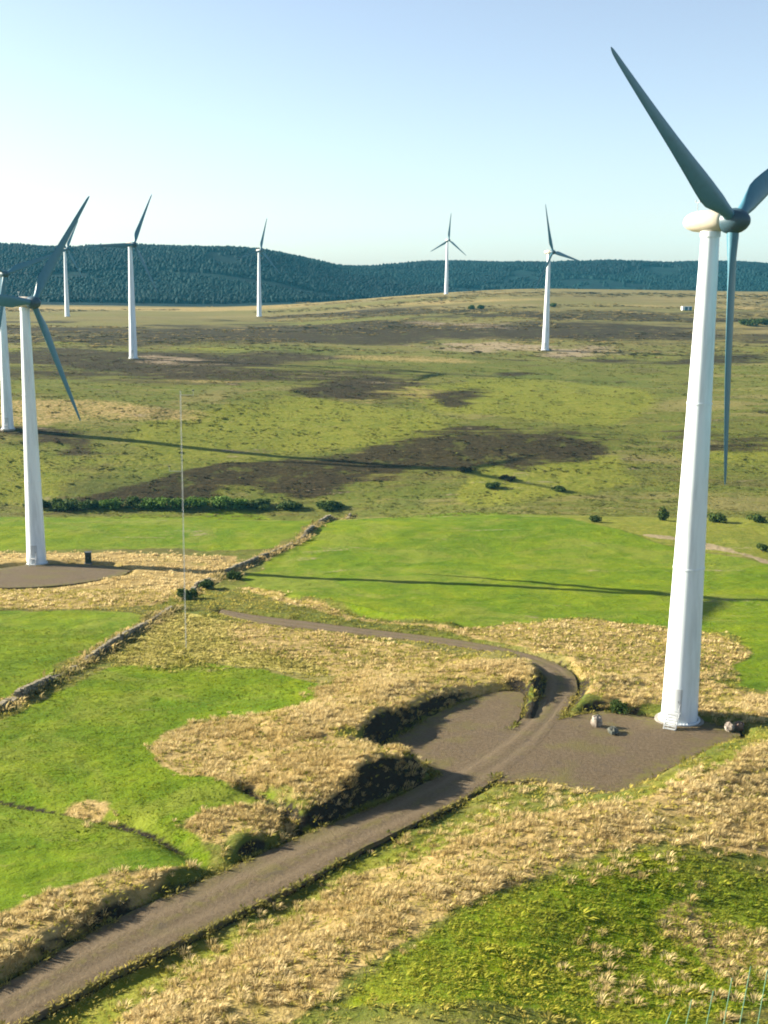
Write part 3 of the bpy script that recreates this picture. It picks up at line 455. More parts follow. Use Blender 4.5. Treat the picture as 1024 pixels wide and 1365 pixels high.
# ------------------------------------------------------------------ track and hardstandings: made-up gravel sheets with a shoulder
def resample(line, n):
    p = np.array(line); s = np.concatenate([[0], np.cumsum(np.hypot(*np.diff(p, axis=0).T))]); t = np.linspace(0, s[-1], n)
    return np.stack([np.interp(t, s, p[:, 0]), np.interp(t, s, p[:, 1])], 1)
def build_track():
    n = 420; k = 17
    a = np.array(D['track_left']); b = np.array(D['track_right'])
    tt = np.linspace(0, len(a) - 1, n); i0 = np.clip(tt.astype(int), 0, len(a) - 2); f = (tt - i0)[:, None]
    a = a[i0] * (1 - f) + a[i0 + 1] * f; b = b[i0] * (1 - f) + b[i0 + 1] * f
    jit = fbm(np.arange(n), np.zeros(n), 5, 3, 3) * .18; nrm = (b - a) / np.linalg.norm(b - a, axis=1)[:, None]
    a = a + nrm * jit[:, None]; b = b + nrm * (fbm(np.arange(n), np.zeros(n), 5, 3, 13) * .18)[:, None]
    u = np.linspace(0, 1, k)
    P = a[:, None, :] * (1 - u)[None, :, None] + b[:, None, :] * u[None, :, None]
    X = P[..., 0]; Y = P[..., 1]; U = np.broadcast_to(u, X.shape)
    rut = np.exp(-((U - .28) / .09)**2) + np.exp(-((U - .72) / .09)**2)
    Z = plat(X, Y) + .03 + .04 * (1 - (2 * U - 1)**2) - .035 * rut + .02 * fbm(X, Y, 1.5, 3, 8) * (1 - (2 * U - 1)**2)
    top = np.stack([X, Y, Z], -1)
    lo = top[:, :1].copy(); lo[..., :2] -= nrm[:, None, :] * .3; lo[..., 2] -= .55; hi = top[:, -1:].copy(); hi[..., :2] += nrm[:, None, :] * .3; hi[..., 2] -= .55
    V = np.concatenate([lo, top, hi], 1); m = k + 2
    q = np.arange(n * m).reshape(n, m); Q = np.stack([q[:-1, :-1].ravel(), q[:-1, 1:].ravel(), q[1:, 1:].ravel(), q[1:, :-1].ravel()], 1)
    me = make_mesh('gravel_track', V.reshape(-1, 3), [Q], True); auto_smooth(me, 30)
    along = np.linspace(0, 1, n)[:, None]
    pd = np.minimum(poly_sd(X.ravel(), Y.ravel(), D['hardstanding_near']), poly_sd(X.ravel(), Y.ravel(), D['hardstanding_tower'])).reshape(X.shape)
    rr = np.pad(rut, ((0, 0), (1, 1))); gg = np.exp(-((U - .5) / .08)**2) * .5 + ss(.42, .5, np.abs(U - .5)); gg = gg * ss(.5, 2.5, pd); gg = np.pad(gg, ((0, 0), (1, 1)), mode='edge')
    color_attr(me, 'across', np.stack([rr, gg, rr * 0, rr * 0 + 1], -1).reshape(-1, 4))
    tag(link('gravel_track', me, M['gravel']), kind='structure')
build_track()
from mathutils.geometry import delaunay_2d_cdt
def build_pad(name, key, drop):
    o = np.array(D[key]); o = resample(np.concatenate([o, o[:1]]), 160)[:-1]
    o = o + np.stack([fbm(o[:, 0], o[:, 1], 2.0, 3, 4), fbm(o[:, 0], o[:, 1], 2.0, 3, 14)], 1) * .55
    bx = np.arange(o[:, 0].min(), o[:, 0].max(), .8); by = np.arange(o[:, 1].min(), o[:, 1].max(), .8)
    X, Y = np.meshgrid(bx, by); X = X.ravel(); Y = Y.ravel(); sd = poly_sd(X, Y, [tuple(p) for p in o]); k = sd < -.35
    pts = [Vector(p) for p in o] + [Vector(p) for p in zip(X[k], Y[k])]
    n = len(o)
    v, e, f, *_ = delaunay_2d_cdt(pts, [], [list(range(n))], 1, 1e-4)
    V2 = np.array([tuple(p) for p in v]); td_ = poly_sd(V2[:, 0], V2[:, 1], D['track_outline']); z = plat(V2[:, 0], V2[:, 1]) + .03 - drop + .06 * fbm(V2[:, 0], V2[:, 1], 3, 3, 8) * ss(.3, 2.5, td_) - .12 * ss(.8, 1.7, -td_)
    V = np.concatenate([V2, z[:, None]], 1); T = np.array([t for t in f if len(t) == 3])
    d = np.abs(poly_sd(V[:, 0], V[:, 1], [tuple(p) for p in o]))
    c = o.mean(0); sk = np.concatenate([o + (o - c) / np.linalg.norm(o - c, axis=1)[:, None] * .3, (plat(o[:, 0], o[:, 1]) - .6)[:, None]], 1)
    i = np.arange(n); j = (i + 1) % n; m = len(V)
    Q = np.stack([i, i + m, j + m, j], 1)
    me = make_mesh(name, np.concatenate([V, sk]), [T, Q], True); auto_smooth(me, 30)
    td = poly_sd(V[:, 0], V[:, 1], D['track_outline']); g = np.concatenate([(1 - ss(.3, 2.5, d)) * .9 * ss(1, 3, td), np.ones(n)]); z0 = g * 0
    color_attr(me, 'across', np.stack([z0, g, z0, z0 + 1], 1))
    tag(link(name, me, M['gravel']), kind='structure')
build_pad('hardstanding', 'hardstanding_near', .004)
build_pad('hardstanding', 'hardstanding_tower', .006)
build_pad('hardstanding', 'hardstanding_left', 0)

# ------------------------------------------------------------------ wind turbines
HUB = 47.2; TOWER = 46.0; TILT = R(.8); OVER = 2.2
def tower_r(z): return 1.74 + (.80 - 1.74) * z / TOWER
def tower_mesh():
    m = MB(); prof = [(tower_r(0), 0)]
    for zj in (15.2, 30.8):
        for dz, dr in ((-.09, 0), (-.085, .045), (.085, .045), (.09, 0)): prof.append((tower_r(zj) + dr, zj + dz))
    prof += [(tower_r(TOWER), TOWER)]
    m.lathe(prof, 48); me = m.mesh('tower'); auto_smooth(me, 25); return me
def foundation_mesh():
    m = MB(); m.lathe([(2.35, -1.5), (2.35, .10), (2.25, .16), (1.9, .18)], 40); me = m.mesh('foundation'); auto_smooth(me, 35); return me
def flange_mesh():
    m = MB(); m.lathe([(1.79, .181), (2.0, .181), (2.0, .30), (1.80, .32)], 40, cap=False)
    for i in range(36):
        a = i / 36 * 2 * math.pi; m.lathe([(.05, 0), (.05, .1)], 6, (1.9 * math.cos(a), 1.9 * math.sin(a), .30))
    me = m.mesh('base_flange'); auto_smooth(me, 30); return me
DA = R(-100)          # the door looks towards the camera
def curved_panel(r_of, z0, z1, half, dr, n=8):
    m = MB(); a = np.linspace(-half, half, n); rs = []
    for z in np.linspace(z0, z1, 5):
        r = r_of(z); w = a / r; rs.append((r, w, z))
    V = []
    for off in (-.05, dr):
        for r, w, z in rs: V += [[(r + off) * math.cos(t), (r + off) * math.sin(t), z] for t in w]
    k = n; rows = 5; N = rows * k; Q = []
    for i in range(rows - 1):
        for j in range(k - 1):
            a0 = i * k + j; Q += [[N + a0, N + a0 + 1, N + a0 + k + 1, N + a0 + k], [a0, a0 + k, a0 + k + 1, a0 + 1]]
    for i in range(rows - 1):
        for j in (0, k - 1):
            a0 = i * k + j; Q.append([a0, a0 + k, a0 + k + N, a0 + N])
    for j in range(k - 1):
        for i in (0, rows - 1):
            a0 = i * k + j; Q.append([a0, a0 + 1, a0 + 1 + N, a0 + N])
    m.add(V, Q); return m
def nacelle_mesh():
    # axis along +x: tail at -4.0, front bulkhead at +2.35; rounded box section
    st = [(-2.75, .05), (-2.68, .3), (-2.5, .55), (-2.2, .8), (-1.7, 1.02), (-.9, 1.15), (0, 1.18), (.7, 1.12), (1.05, 1.02), (1.24, .94), (1.3, .8)]
    m = MB(); rs = []; a = np.linspace(0, 2 * np.pi, 32, endpoint=False)
    for x, r in st:
        c, s = np.cos(a), np.sin(a); e = .86
        yy = np.sign(c) * np.abs(c)**e * r * 1.0; zz = np.sign(s) * np.abs(s)**e * r * .88 * np.where(s > 0, 1.0, .92)
        rs.append(np.stack([np.full(32, x), yy, zz + .05], 1))
    m.rings(rs); me = m.mesh('nacelle'); auto_smooth(me, 50); return me
def hub_mesh():
    m = MB(); rs = []; a = np.linspace(0, 2 * np.pi, 32, endpoint=False)
    for x, r in [(-.9, .75), (-.85, .98), (-.5, 1.1), (.2, 1.12), (.7, 1.0), (1.1, .78), (1.4, .48), (1.55, .2), (1.58, .03)]:
        rs.append(np.stack([np.full(32, x), r * np.cos(a), r * np.sin(a)], 1))
    m.rings(rs); me = m.mesh('hub'); auto_smooth(me, 50); return me
RT = 23.6
def blade_mesh():
    m = MB(); rs = []; k = 20; a = np.linspace(0, 2 * np.pi, k, endpoint=False)
    st = [(.6, 1.05, 1.0), (1.4, 1.05, 1.0), (2.2, 1.25, .78), (3.2, 1.75, .48), (4.3, 2.25, .33), (5.2, 2.42, .27), (6.5, 2.32, .24), (9, 1.98, .21), (12, 1.62, .19), (15, 1.33, .175), (18, 1.06, .165), (20.5, .82, .155), (22.3, .62, .15), (23.1, .46, .15), (23.45, .28, .15), (RT, .08, .2)]
    for r, ch, th in st:
        ch = ch * (1 - .14 * min(max((r - 2) / 3, 0), 1))
        tw = R(18 * (1 - min(r / 20, 1))**1.5 + 2)
        c = np.cos(a); s = np.sin(a)
        blend = min(max((r - 1.4) / 3.0, 0), 1)
        # section: circle at the root, teardrop further out; chord along y (leading edge at +y)
        yy = c * .5 * ch + blend * (-.18 * ch); tk = th * ch * .5 * (1 - blend * .45 * (1 - c) / 2 * (1 - .3 * c))
        xx = s * tk + blend * .02 * ch * (1 - c * c)
        X = xx * math.cos(tw) + yy * math.sin(tw); Y = -xx * math.sin(tw) + yy * math.cos(tw)
        rs.append(np.stack([X + .0011 * r * r, Y, np.full(k, r)], 1))
    m.rings(rs); me = m.mesh('blade'); auto_smooth(me, 50); return me
def bare_mesh(fn): m = MB(); fn(m); return m
TM = {'foundation': foundation_mesh(), 'tower': tower_mesh(), 'base_flange': flange_mesh(), 'nacelle': nacelle_mesh(), 'hub': hub_mesh(), 'blade': blade_mesh()}
TM['door'] = curved_panel(tower_r, 1.35, 3.45, .45, .05).mesh('door')
TM['door_frame'] = curved_panel(tower_r, 1.25, 3.55, .56, .025).mesh('door_frame')
h_ = MB(); h_.box((1.85, .3, 2.35), (.06, .05, .25)); TM['handle'] = h_.mesh('handle')
st_ = MB()
for i in range(6):
    st_.box((1.95 + .24 * (6 - i), 0, .18 + .19 * (i + .5) + .04), (.3, 1.0, .06))
st_.box((2.05, 0, 1.36), (.75, 1.1, .07))
for sy in (-.56, .56):
    st_.tube((3.5, sy, .2), (2.3, sy, 1.4), .06); st_.tube((3.45, sy, 1.2), (2.35, sy, 2.35), .035); st_.tube((2.35, sy, 2.35), (1.95, sy, 2.35), .035)
    for f in (0, .5, 1): st_.tube((3.45 - 1.1 * f, sy, .2 + 1.15 * f), (3.45 - 1.1 * f, sy, 1.2 + 1.15 * f), .03)
TM['stair'] = st_.mesh('stair')
yb_ = MB(); yb_.lathe([(.80, 0), (.9, .02), (.9, .5), (.82, .52)], 32); TM['yaw_ring'] = yb_.mesh('yaw_ring'); auto_smooth(TM['yaw_ring'], 30)
vn_ = MB(); vn_.tube((-1.6, .25, .8), (-1.6, .25, 1.8), .03); vn_.box((-1.6, .25, 1.8), (.5, .04, .04)); vn_.tube((-1.8, .25, 1.8), (-1.8, .25, 2.0), .05); vn_.tube((-1.4, .25, 1.8), (-1.4, .25, 2.0), .05)
TM['wind_sensor'] = vn_.mesh('wind_sensor')
MATS = dict(foundation='concrete', tower='tower', base_flange='tower', nacelle='nacelle', hub='hub', blade='blade', door='door', door_frame='steel', handle='darkmetal', stair='steel', yaw_ring='tower', wind_sensor='steel')
for k_, me_ in TM.items(): me_.materials.append(M[MATS[k_]])
# x, y, yaw of the nose (degrees, 0 = along +x, -90 = towards the camera), first blade (degrees from upright towards the right of the photo), label
TURB = [
 (*D['turbines'][0], -45, -60, 'tallest nearest white turbine rising from the gravel pad, its nacelle above the ridge'),
 (*D['turbines'][1], -31, 37, 'white turbine beside the green cabinet on the small round gravel pad, left'),
 (*D['turbines'][2], -38, 72, 'white turbine at the very left edge, just behind the nearer left turbine'),
 (*D['turbines'][3], -33, 28, 'white turbine in the dark heather with one blade pointing level to the left'),
 (*D['turbines'][4], -42, -20, 'white turbine on the pale bare patch, right of centre on the moor'),
 (*D['turbines'][5], -47, 14, 'distant thin white turbine left of centre in front of the forested ridge'),
 (*D['turbines'][6], -38, 28, 'small distant white turbine partly behind the upswept blade of the near left turbine'),
 (*D['turbines'][7], -54, 4, 'smallest farthest turbine standing on the moor skyline near the centre'),
]
TROOT = []
for i, (x, y, yaw, b0, lab) in enumerate(TURB):
    z = plat(np.array([x]), np.array([y]))[0] if i < 2 else hz(x, y)
    r = empty('wind_turbine', (x, y, z)); tag(r, lab, 'wind turbine', 'wind turbines of the wind farm'); TROOT.append(r); r.scale = (.972 if i == 1 else 1,) * 3
    link('foundation', TM['foundation'], parent=r); link('base_flange', TM['base_flange'], parent=r)
    tw = link('tower', TM['tower'], parent=r); tw.location.z = .17
    Ma = Matrix.Translation((0, 0, HUB)) @ Matrix.Rotation(R(yaw), 4, 'Z') @ Matrix.Rotation(-TILT, 4, 'Y')
    na = link('nacelle', TM['nacelle'], parent=r); na.matrix_local = Ma
    yr = link('yaw_ring', TM['yaw_ring'], parent=r); yr.location.z = TOWER - .1
    hb = link('hub', TM['hub'], parent=r); hb.matrix_local = Ma @ Matrix.Translation((OVER, 0, .05))
    for k in range(3):
        bl = link('blade', TM['blade'], parent=r)
        bl.matrix_local = Ma @ Matrix.Translation((OVER, 0, .05)) @ Matrix.Rotation(R(-(b0 + 120 * k)), 4, 'X')
    if i < 5:
        az = math.atan2(-y, -x) - R(14)
        fr = link('door_frame', TM['door_frame'], parent=tw); fr.rotation_euler.z = az
        do = link('door', TM['door'], parent=tw); do.rotation_euler.z = az
        hd = link('handle', TM['handle'], parent=tw); hd.rotation_euler.z = az
        st = link('stair', TM['stair'], parent=r); st.rotation_euler.z = az
        ws = link('wind_sensor', TM['wind_sensor'], parent=na)

# ------------------------------------------------------------------ wooded ridge: conifers read as one mass
def conifers():
    n = 150000; x = rng.uniform(-1050, 980, n); v = rng.uniform(-560, 40, n); y = ridge_y(x) + v
    dens = fbm(x, y, 120, 4, 21)
    ride = np.abs(fbm(x, y, 340, 2, 66)) > .035
    k = (dens > -.32) & ride; x, y = x[k], y[k]
    # thin to an even spacing
    cell = {}; keep = []
    for i, (a, b) in enumerate(zip(np.floor(x / 4.8).astype(int), np.floor(y / 8.5).astype(int))):
        if (a, b) not in cell: cell[(a, b)] = 1; keep.append(i)
    x, y = x[keep], y[keep]; n = len(x); z = height(x, y) - .5
    h = 6.5 + 3.5 * fbm(x, y, 150, 3, 55) + rng.normal(0, .7, n); h = np.clip(h, 3, 10); r = 2.0 + h * rng.uniform(.14, .28, n)
    k = 4; a = np.arange(k) / k * 2 * np.pi; V = np.zeros((n, k * 2 + 1, 3))
    for t, (fr, fz) in enumerate(((1.0, .0), (.72, .62))):
        ph = rng.uniform(0, 6, n)[:, None]; jr = rng.uniform(.8, 1.2, (n, k))
        V[:, t * k:(t + 1) * k, 0] = x[:, None] + np.cos(a + ph) * r[:, None] * fr * jr
        V[:, t * k:(t + 1) * k, 1] = y[:, None] + np.sin(a + ph) * r[:, None] * fr * jr
        V[:, t * k:(t + 1) * k, 2] = z[:, None] + h[:, None] * fz * rng.uniform(.85, 1.1, (n, k))
    V[:, -1] = np.stack([x, y, z + h], 1)
    F = []
    for j in range(k):
        j2 = (j + 1) % k; F += [[j, j2, k + j2], [j, k + j2, k + j], [k + j, k + j2, 2 * k]]
    F = (np.array(F)[None] + (np.arange(n) * (2 * k + 1))[:, None, None]).reshape(-1, 3)
    me = make_mesh('conifer_wood', V.reshape(-1, 3), [F], True)
    t = np.clip(.5 + 1.1 * fbm(x, y, 190, 3, 91) + rng.normal(0, .07, n), 0, 1)[:, None]
    c = np.array([.0005, .005, .008]) * (1 - t) + np.array([.0015, .018, .018]) * t
    c = np.repeat(np.concatenate([c, np.ones((n, 1))], 1), 2 * k + 1, 0)
    color_attr(me, 'tint', c)
    tag(link('conifer_wood', me, M['conifer']), 'dark conifer plantation covering the far ridge along the skyline', 'forest', kind='stuff')
    print('conifers', n)
conifers()

# ------------------------------------------------------------------ tussocks and grass: blades in clumps, too many to count
def tufts(name, label, cat, x, y, hgt, wid, nb, colA, colB, lean=(.2, -.1), bwf=.055, z=None, flat=False):
    n = len(x); z = (height(x, y) + fbm(x, y, 2.6, 3, 77) * .13 * ss(.3, 1.5, works_sd(x, y))) if z is None else z
    ang = rng.uniform(0, 2 * np.pi, (n, nb)); rad = np.sqrt(rng.uniform(0, 1, (n, nb)))
    out = .22 + .75 * rad
    H = hgt[:, None] * rng.uniform(.78, 1.08, (n, nb)) * (1.08 - .5 * rad)
    Wd = wid[:, None]
    bx = x[:, None] + np.cos(ang) * rad * Wd * .45; by = y[:, None] + np.sin(ang) * rad * Wd * .45
    dx = np.cos(ang) * out * Wd * .55 + lean[0] * H; dy = np.sin(ang) * out * Wd * .55 + lean[1] * H
    px_, py_ = -np.sin(ang), np.cos(ang); bw = Wd * bwf * rng.uniform(.7, 1.4, (n, nb))
    if flat:
        P = np.zeros((n, nb, 4, 3)); t_ = .45; cx = bx + dx * t_**1.5; cy = by + dy * t_**1.5; cz = z[:, None] - .03 + H * .55
        for q_, (ax, ay, az) in enumerate(((bx, by, z[:, None] - .05 + 0 * bx), (cx + px_ * bw, cy + py_ * bw, cz), (bx + dx, by + dy, z[:, None] + H * (.95 - .3 * rad)), (cx - px_ * bw, cy - py_ * bw, cz))):
            P[:, :, q_, 0] = ax; P[:, :, q_, 1] = ay; P[:, :, q_, 2] = az
        N = n * nb; me = make_mesh(name, P.reshape(-1, 3), [np.arange(N * 4).reshape(N, 4)], True); per = 4
    else:
        me, per = bent_blades(name, n, nb, bx, by, dx, dy, px_, py_, bw, z, H, rad)
    N = n * nb
    t = np.clip(.5 + .55 * fbm(x, y, 6, 3, 12) + .3 * fbm(x, y, 22, 2, 15) + rng.normal(0, .2, n), 0, 1)[:, None, None]
    c = (np.array(colA) * (1 - t) + np.array(colB) * t) * rng.uniform(.8, 1.2, (n, nb, 1))
    color_attr(me, 'tint', np.concatenate([np.repeat(c.reshape(N, 3), per, 0), np.ones((N * per, 1))], 1))
    tag(link(name, me, M['tuft']), label, cat, kind='stuff')
    print(name, n, 'tris', N * (per - 2))
def bent_blades(name, n, nb, bx, by, dx, dy, px_, py_, bw, z, H, rad):
    P = np.zeros((n, nb, 5, 3))
    for s_, t_, w_ in ((0, 0, 1.0), (1, .55, .85)):
        cx = bx + dx * t_**1.6; cy = by + dy * t_**1.6; cz = z[:, None] - .04 + H * (t_ * 1.12)
        P[:, :, s_ * 2, 0] = cx - px_ * bw * w_; P[:, :, s_ * 2, 1] = cy - py_ * bw * w_; P[:, :, s_ * 2, 2] = cz
        P[:, :, s_ * 2 + 1, 0] = cx + px_ * bw * w_; P[:, :, s_ * 2 + 1, 1] = cy + py_ * bw * w_; P[:, :, s_ * 2 + 1, 2] = cz
    P[:, :, 4, 0] = bx + dx; P[:, :, 4, 1] = by + dy; P[:, :, 4, 2] = z[:, None] + H * (.95 - .3 * rad)
    N = n * nb; o = (np.arange(N) * 5)[:, None]
    Q = np.array([0, 1, 3, 2])[None] + o; T = np.array([2, 3, 4])[None] + o
    return make_mesh(name, P.reshape(-1, 3), [Q, T], True), 5
def in_view(x, y, pad=6): return np.abs(x) < .335 * (y + 12) + pad
def scatter(n, y0, y1):
    y = np.sqrt(rng.uniform(y0**2, y1**2, n)); x = rng.uniform(-1, 1, n) * (.335 * (y + 12) + 6); return x, y
def veg(x, y):
    sd = works_sd(x, y); dry = np.maximum(cover('dry', x, y), .45 * cover('dry', x, y, 2.5, 4, 9)); lush = cover('lush', x, y); return sd, dry, lush
# straw-coloured tussocks
for y0, y1, cnt, nb, lab in ((50, 128, 58000, 29, 'dense straw-coloured tussock grass on the banks around the track'), (128, 240, 30000, 9, 'straw-coloured tussock grass beyond the bend of the track')):
    x, y = scatter(cnt, y0, y1); sd, dry, lush = veg(x, y); clump = fbm(x, y, 3.5, 3, 19)
    k = (sd > .5) & (rng.uniform(0, 1, len(x)) < np.maximum(dry * (.55 + 1.5 * clump) * (rng.uniform(.0, 1.15, len(x)) > lush), (x > -6) * (y < 95) * .2 * ss(.12, .5, fbm(x, y, 7, 3, 47))))
    k &= (sd > 1.1) | (y < 118)
    x, y = x[k], y[k]; g = np.clip(rng.lognormal(-.08, .36, len(x)), .4, 1.45)
    tufts('straw_tussocks', lab, 'grass', x, y, .44 * g, .52 * g, nb, (.38, .285, .105), (.64, .52, .27), bwf=.033 if nb > 12 else .10, flat=nb < 12)
# rough olive and yellow-green grass on every verge and between the tussocks
x, y = scatter(60000, 50, 180); sd, dry, lush = veg(x, y)
k = (sd > .25) & (lush < .5) & (rng.uniform(0, 1, len(x)) < .5) & (cover('pale', x, y) < .4)
x, y = x[k], y[k]; g = rng.lognormal(0, .3, len(x))
tufts('rough_grass', 'yellow-green rough grass growing on the verges between the tussocks', 'grass', x, y, .27 * g, .44 * g, 7, (.14, .16, .010), (.42, .35, .08), bwf=.08, flat=True)
x, y = scatter(60000, 110, 185); k = (cover('pale', x, y, 3, 4, 8) > rng.uniform(.1, .7, len(x))) & (works_sd(x, y) > .5); x, y = x[k], y[k]; g = rng.lognormal(0, .35, len(x))
tufts('bleached_grass', 'bleached pale yellow grass at the foot of the thin mast', 'grass', x, y, .25 * g, .5 * g, 7, (.22, .21, .035), (.50, .42, .15), bwf=.09, flat=True)
# the leaning green sward in the right foreground
x, y = scatter(46000, 48, 92); sd, dry, lush = veg(x, y)
k = (sd > .3) & (rng.uniform(.15, .75, len(x)) < lush) & (x > -8)
x, y = x[k], y[k]; g = rng.lognormal(0, .35, len(x))
tufts('green_sward', 'long leaning green grass in the lower right foreground', 'grass', x, y, .18 * g, .36 * g, 8, (.10, .165, .005), (.38, .35, .04), (.3, -.2), bwf=.06, flat=True)
# short pasture grass in the left field
x, y = scatter(50000, 70, 150); sd, dry, lush = veg(x, y)
k = (sd > .3) & (lush > .6) & (x < 0) & (y > 80)
x, y = x[k], y[k]; g = rng.lognormal(0, .3, len(x))
tufts('pasture_grass', 'short bright green pasture grass in the field left of the track', 'grass', x, y, .08 * g, .34 * g, 4, (.07, .12, .004), (.16, .19, .007), bwf=.08, flat=True)
# moor vegetation on the rising ground behind: low clumps of heather, rush and bent grass
y = rng.uniform(275, 620, 24000); x = rng.uniform(-1, 1, 24000) * (.335 * (y + 12) + 10)
hea = cover('heather', x, y, 5, 14, 40); k = rng.uniform(0, 1, len(x)) < .45 + .5 * (fbm(x / 3, y, 16, 3, 61) > .0)
k &= rng.uniform(275, 620, len(x)) < 820 - y * .7
x, y, hea = x[k], y[k], hea[k]; g = rng.lognormal(0, .35, len(x)) * (.75 + y / 900)
tone = 1.3 * fbm(x / 2.5, y, 45, 4, 62) + .15 * rng.normal(0, 1, len(x))
for lab, mk, ca, cb in (('dark brown heather clumps on the moor slope', (hea > .5) & (rng.uniform(0, 1, len(x)) < .7), (.020, .014, .006), (.055, .038, .015)), ('olive and straw grass clumps on the moor slope', ((hea <= .5) | (rng.uniform(0, 1, len(x)) < .25)) & (tone > -.12), (.085, .105, .011), (.18, .165, .04)), ('dark green rush clumps on the moor slope', (hea <= .5) & (tone <= -.12), (.08, .10, .010), (.13, .14, .016))):
    tufts('moor_clumps', lab, 'heather' if 'heather' in lab else 'grass', x[mk], y[mk], (.14 * g)[mk], 1.4 * g[mk], 4, ca, cb, bwf=.16, flat=True)

y = rng.uniform(560, 1120, 10000); x = rng.uniform(-1, 1, 10000) * (.335 * (y + 12) + 10)
k = fbm(x / 3, y, 60, 4, 63) > -.05; x, y = x[k], y[k]; g = rng.lognormal(0, .45, len(x)) * (y / 800); tone = fbm(x / 3, y, 80, 4, 64) + .3 * rng.normal(0, 1, len(x))
for lab, mk, ca, cb in (('dark scrub and heather clumps on the far upper moor', tone > .12, (.028, .024, .012), (.07, .062, .022)), ('tawny grass clumps on the far upper moor', tone <= .12, (.15, .125, .04), (.30, .23, .09))):
    tufts('upland_clumps', lab, 'grass', x[mk], y[mk], (.4 * g)[mk], 3.4 * g[mk], 5, ca, cb, bwf=.2, flat=True)
wx, wy = [], []
for ln in D['wall']:
    p = np.array(ln); L = np.concatenate([[0], np.cumsum(np.hypot(*np.diff(p, axis=0).T))]); s_ = rng.uniform(0, L[-1], int(L[-1] * 14))
    wx.append(np.interp(s_, L, p[:, 0]) + rng.normal(0, .75, len(s_))); wy.append(np.interp(s_, L, p[:, 1]) + rng.normal(0, .75, len(s_)))
x, y = np.concatenate(wx), np.concatenate(wy); g = rng.lognormal(0, .35, len(x))
tufts('wall_grass', 'long straw and green grass growing along both stone walls', 'grass', x, y, .55 * g, .6 * g, 8, (.10, .11, .02), (.50, .38, .17), bwf=.08, flat=True)

ex, ey = [], []
for key in ('track_left', 'track_right', 'hardstanding_near', 'hardstanding_tower', 'hardstanding_left'):
    p = np.array(D[key]); p = np.concatenate([p, p[:1]]) if 'hard' in key else p; L = np.concatenate([[0], np.cumsum(np.hypot(*np.diff(p, axis=0).T))])
    s_ = rng.uniform(0, L[-1], int(L[-1] * 16)); ex.append(np.interp(s_, L, p[:, 0]) + rng.normal(0, .32, len(s_))); ey.append(np.interp(s_, L, p[:, 1]) + rng.normal(0, .32, len(s_)))
x, y = np.concatenate(ex), np.concatenate(ey); sd = works_sd(x, y); k = (sd > np.where(y > 118, .25, -.18)) & in_view(x, y) & (y > 45) & (fbm(x, y, 3, 3, 41) > -.35); x, y, sd = x[k], y[k], sd[k]; g = rng.lognormal(0, .4, len(x))
zz = np.where(sd < .12, plat(x, y) - .02, height(x, y))
tufts('verge_grass', 'ragged yellow-green grass fringing the gravel track and hardstandings', 'grass', x, y, .24 * g, .34 * g, 8, (.09, .11, .012), (.36, .29, .08), bwf=.07, z=zz, flat=True)

# ------------------------------------------------------------------ dry-stone walls
def stone_proto():
    out = []
    for _ in range(8):
        q = np.array([[i, j, k] for i in (-.5, .5) for j in (-.5, .5) for k in (-.5, .5)]); q = q * rng.uniform(.8, 1.1, (8, 3)) + rng.uniform(-.06, .06, (8, 3)); out.append(q)
    return out
SP = stone_proto(); BQ = np.array([[0, 1, 3, 2], [4, 6, 7, 5], [0, 4, 5, 1], [2, 3, 7, 6], [0, 2, 6, 4], [1, 5, 7, 3]])
def wall(name, line, label, hgt=1.05, gap=None):
    p = np.array(line); L = np.concatenate([[0], np.cumsum(np.hypot(*np.diff(p, axis=0).T))]); tot = L[-1]
    root = empty(name, (*p[0], hz(*p[0])))
    ox, oy, oz = root.location
    parts = {'stone_courses': MB(), 'coping': MB()}
    rows = 4
    for row in range(rows + 1):
        s = 0
        while s < tot:
            w = random.uniform(.35, .8); mid = s + w / 2; s += w
            x = np.interp(mid, L, p[:, 0]); y = np.interp(mid, L, p[:, 1])
            i = min(int(np.searchsorted(L, mid)), len(p) - 1); i = max(i, 1); d = p[i] - p[i - 1]; an = math.atan2(d[1], d[0])
            hh = hgt * (1 + .25 * math.sin(mid * .21) + .2 * math.sin(mid * .077 + 1)); hh = hh / (rows + .6)
            if row >= rows - 2 + (random.random() > .5) and math.sin(mid * .33) + math.sin(mid * .113) > .55: continue     # gaps where it has slumped
            z = hz(x, y) - .12 + row * hh
            th = (.75 - .08 * row) * random.uniform(.75, 1.25); z += random.uniform(-.05, .05); x += random.uniform(-.08, .08); y += random.uniform(-.08, .08); q = SP[random.randrange(8)] * np.array([w * random.uniform(.85, 1.08), th, hh * random.uniform(.85, 1.35)])
            an += random.uniform(-.3, .3); c, sn = math.cos(an), math.sin(an)
            X = q[:, 0] * c - q[:, 1] * sn + x - ox; Y = q[:, 0] * sn + q[:, 1] * c + y - oy
            parts['coping' if row == rows else 'stone_courses'].add(np.stack([X, Y, q[:, 2] + z - oz + hh / 2], 1), BQ)
    for k, m in parts.items():
        tag(link(k, m.mesh(k), M['stone'], root), kind='stuff')
    tag(root, label, 'wall')
wall('dry_stone_wall', D['wall'][0], 'tumbledown stone wall running up the left edge between two green fields', .75)
wall('dry_stone_wall', D['wall'][1], 'stone wall climbing diagonally to the far edge of the centre field', .8)

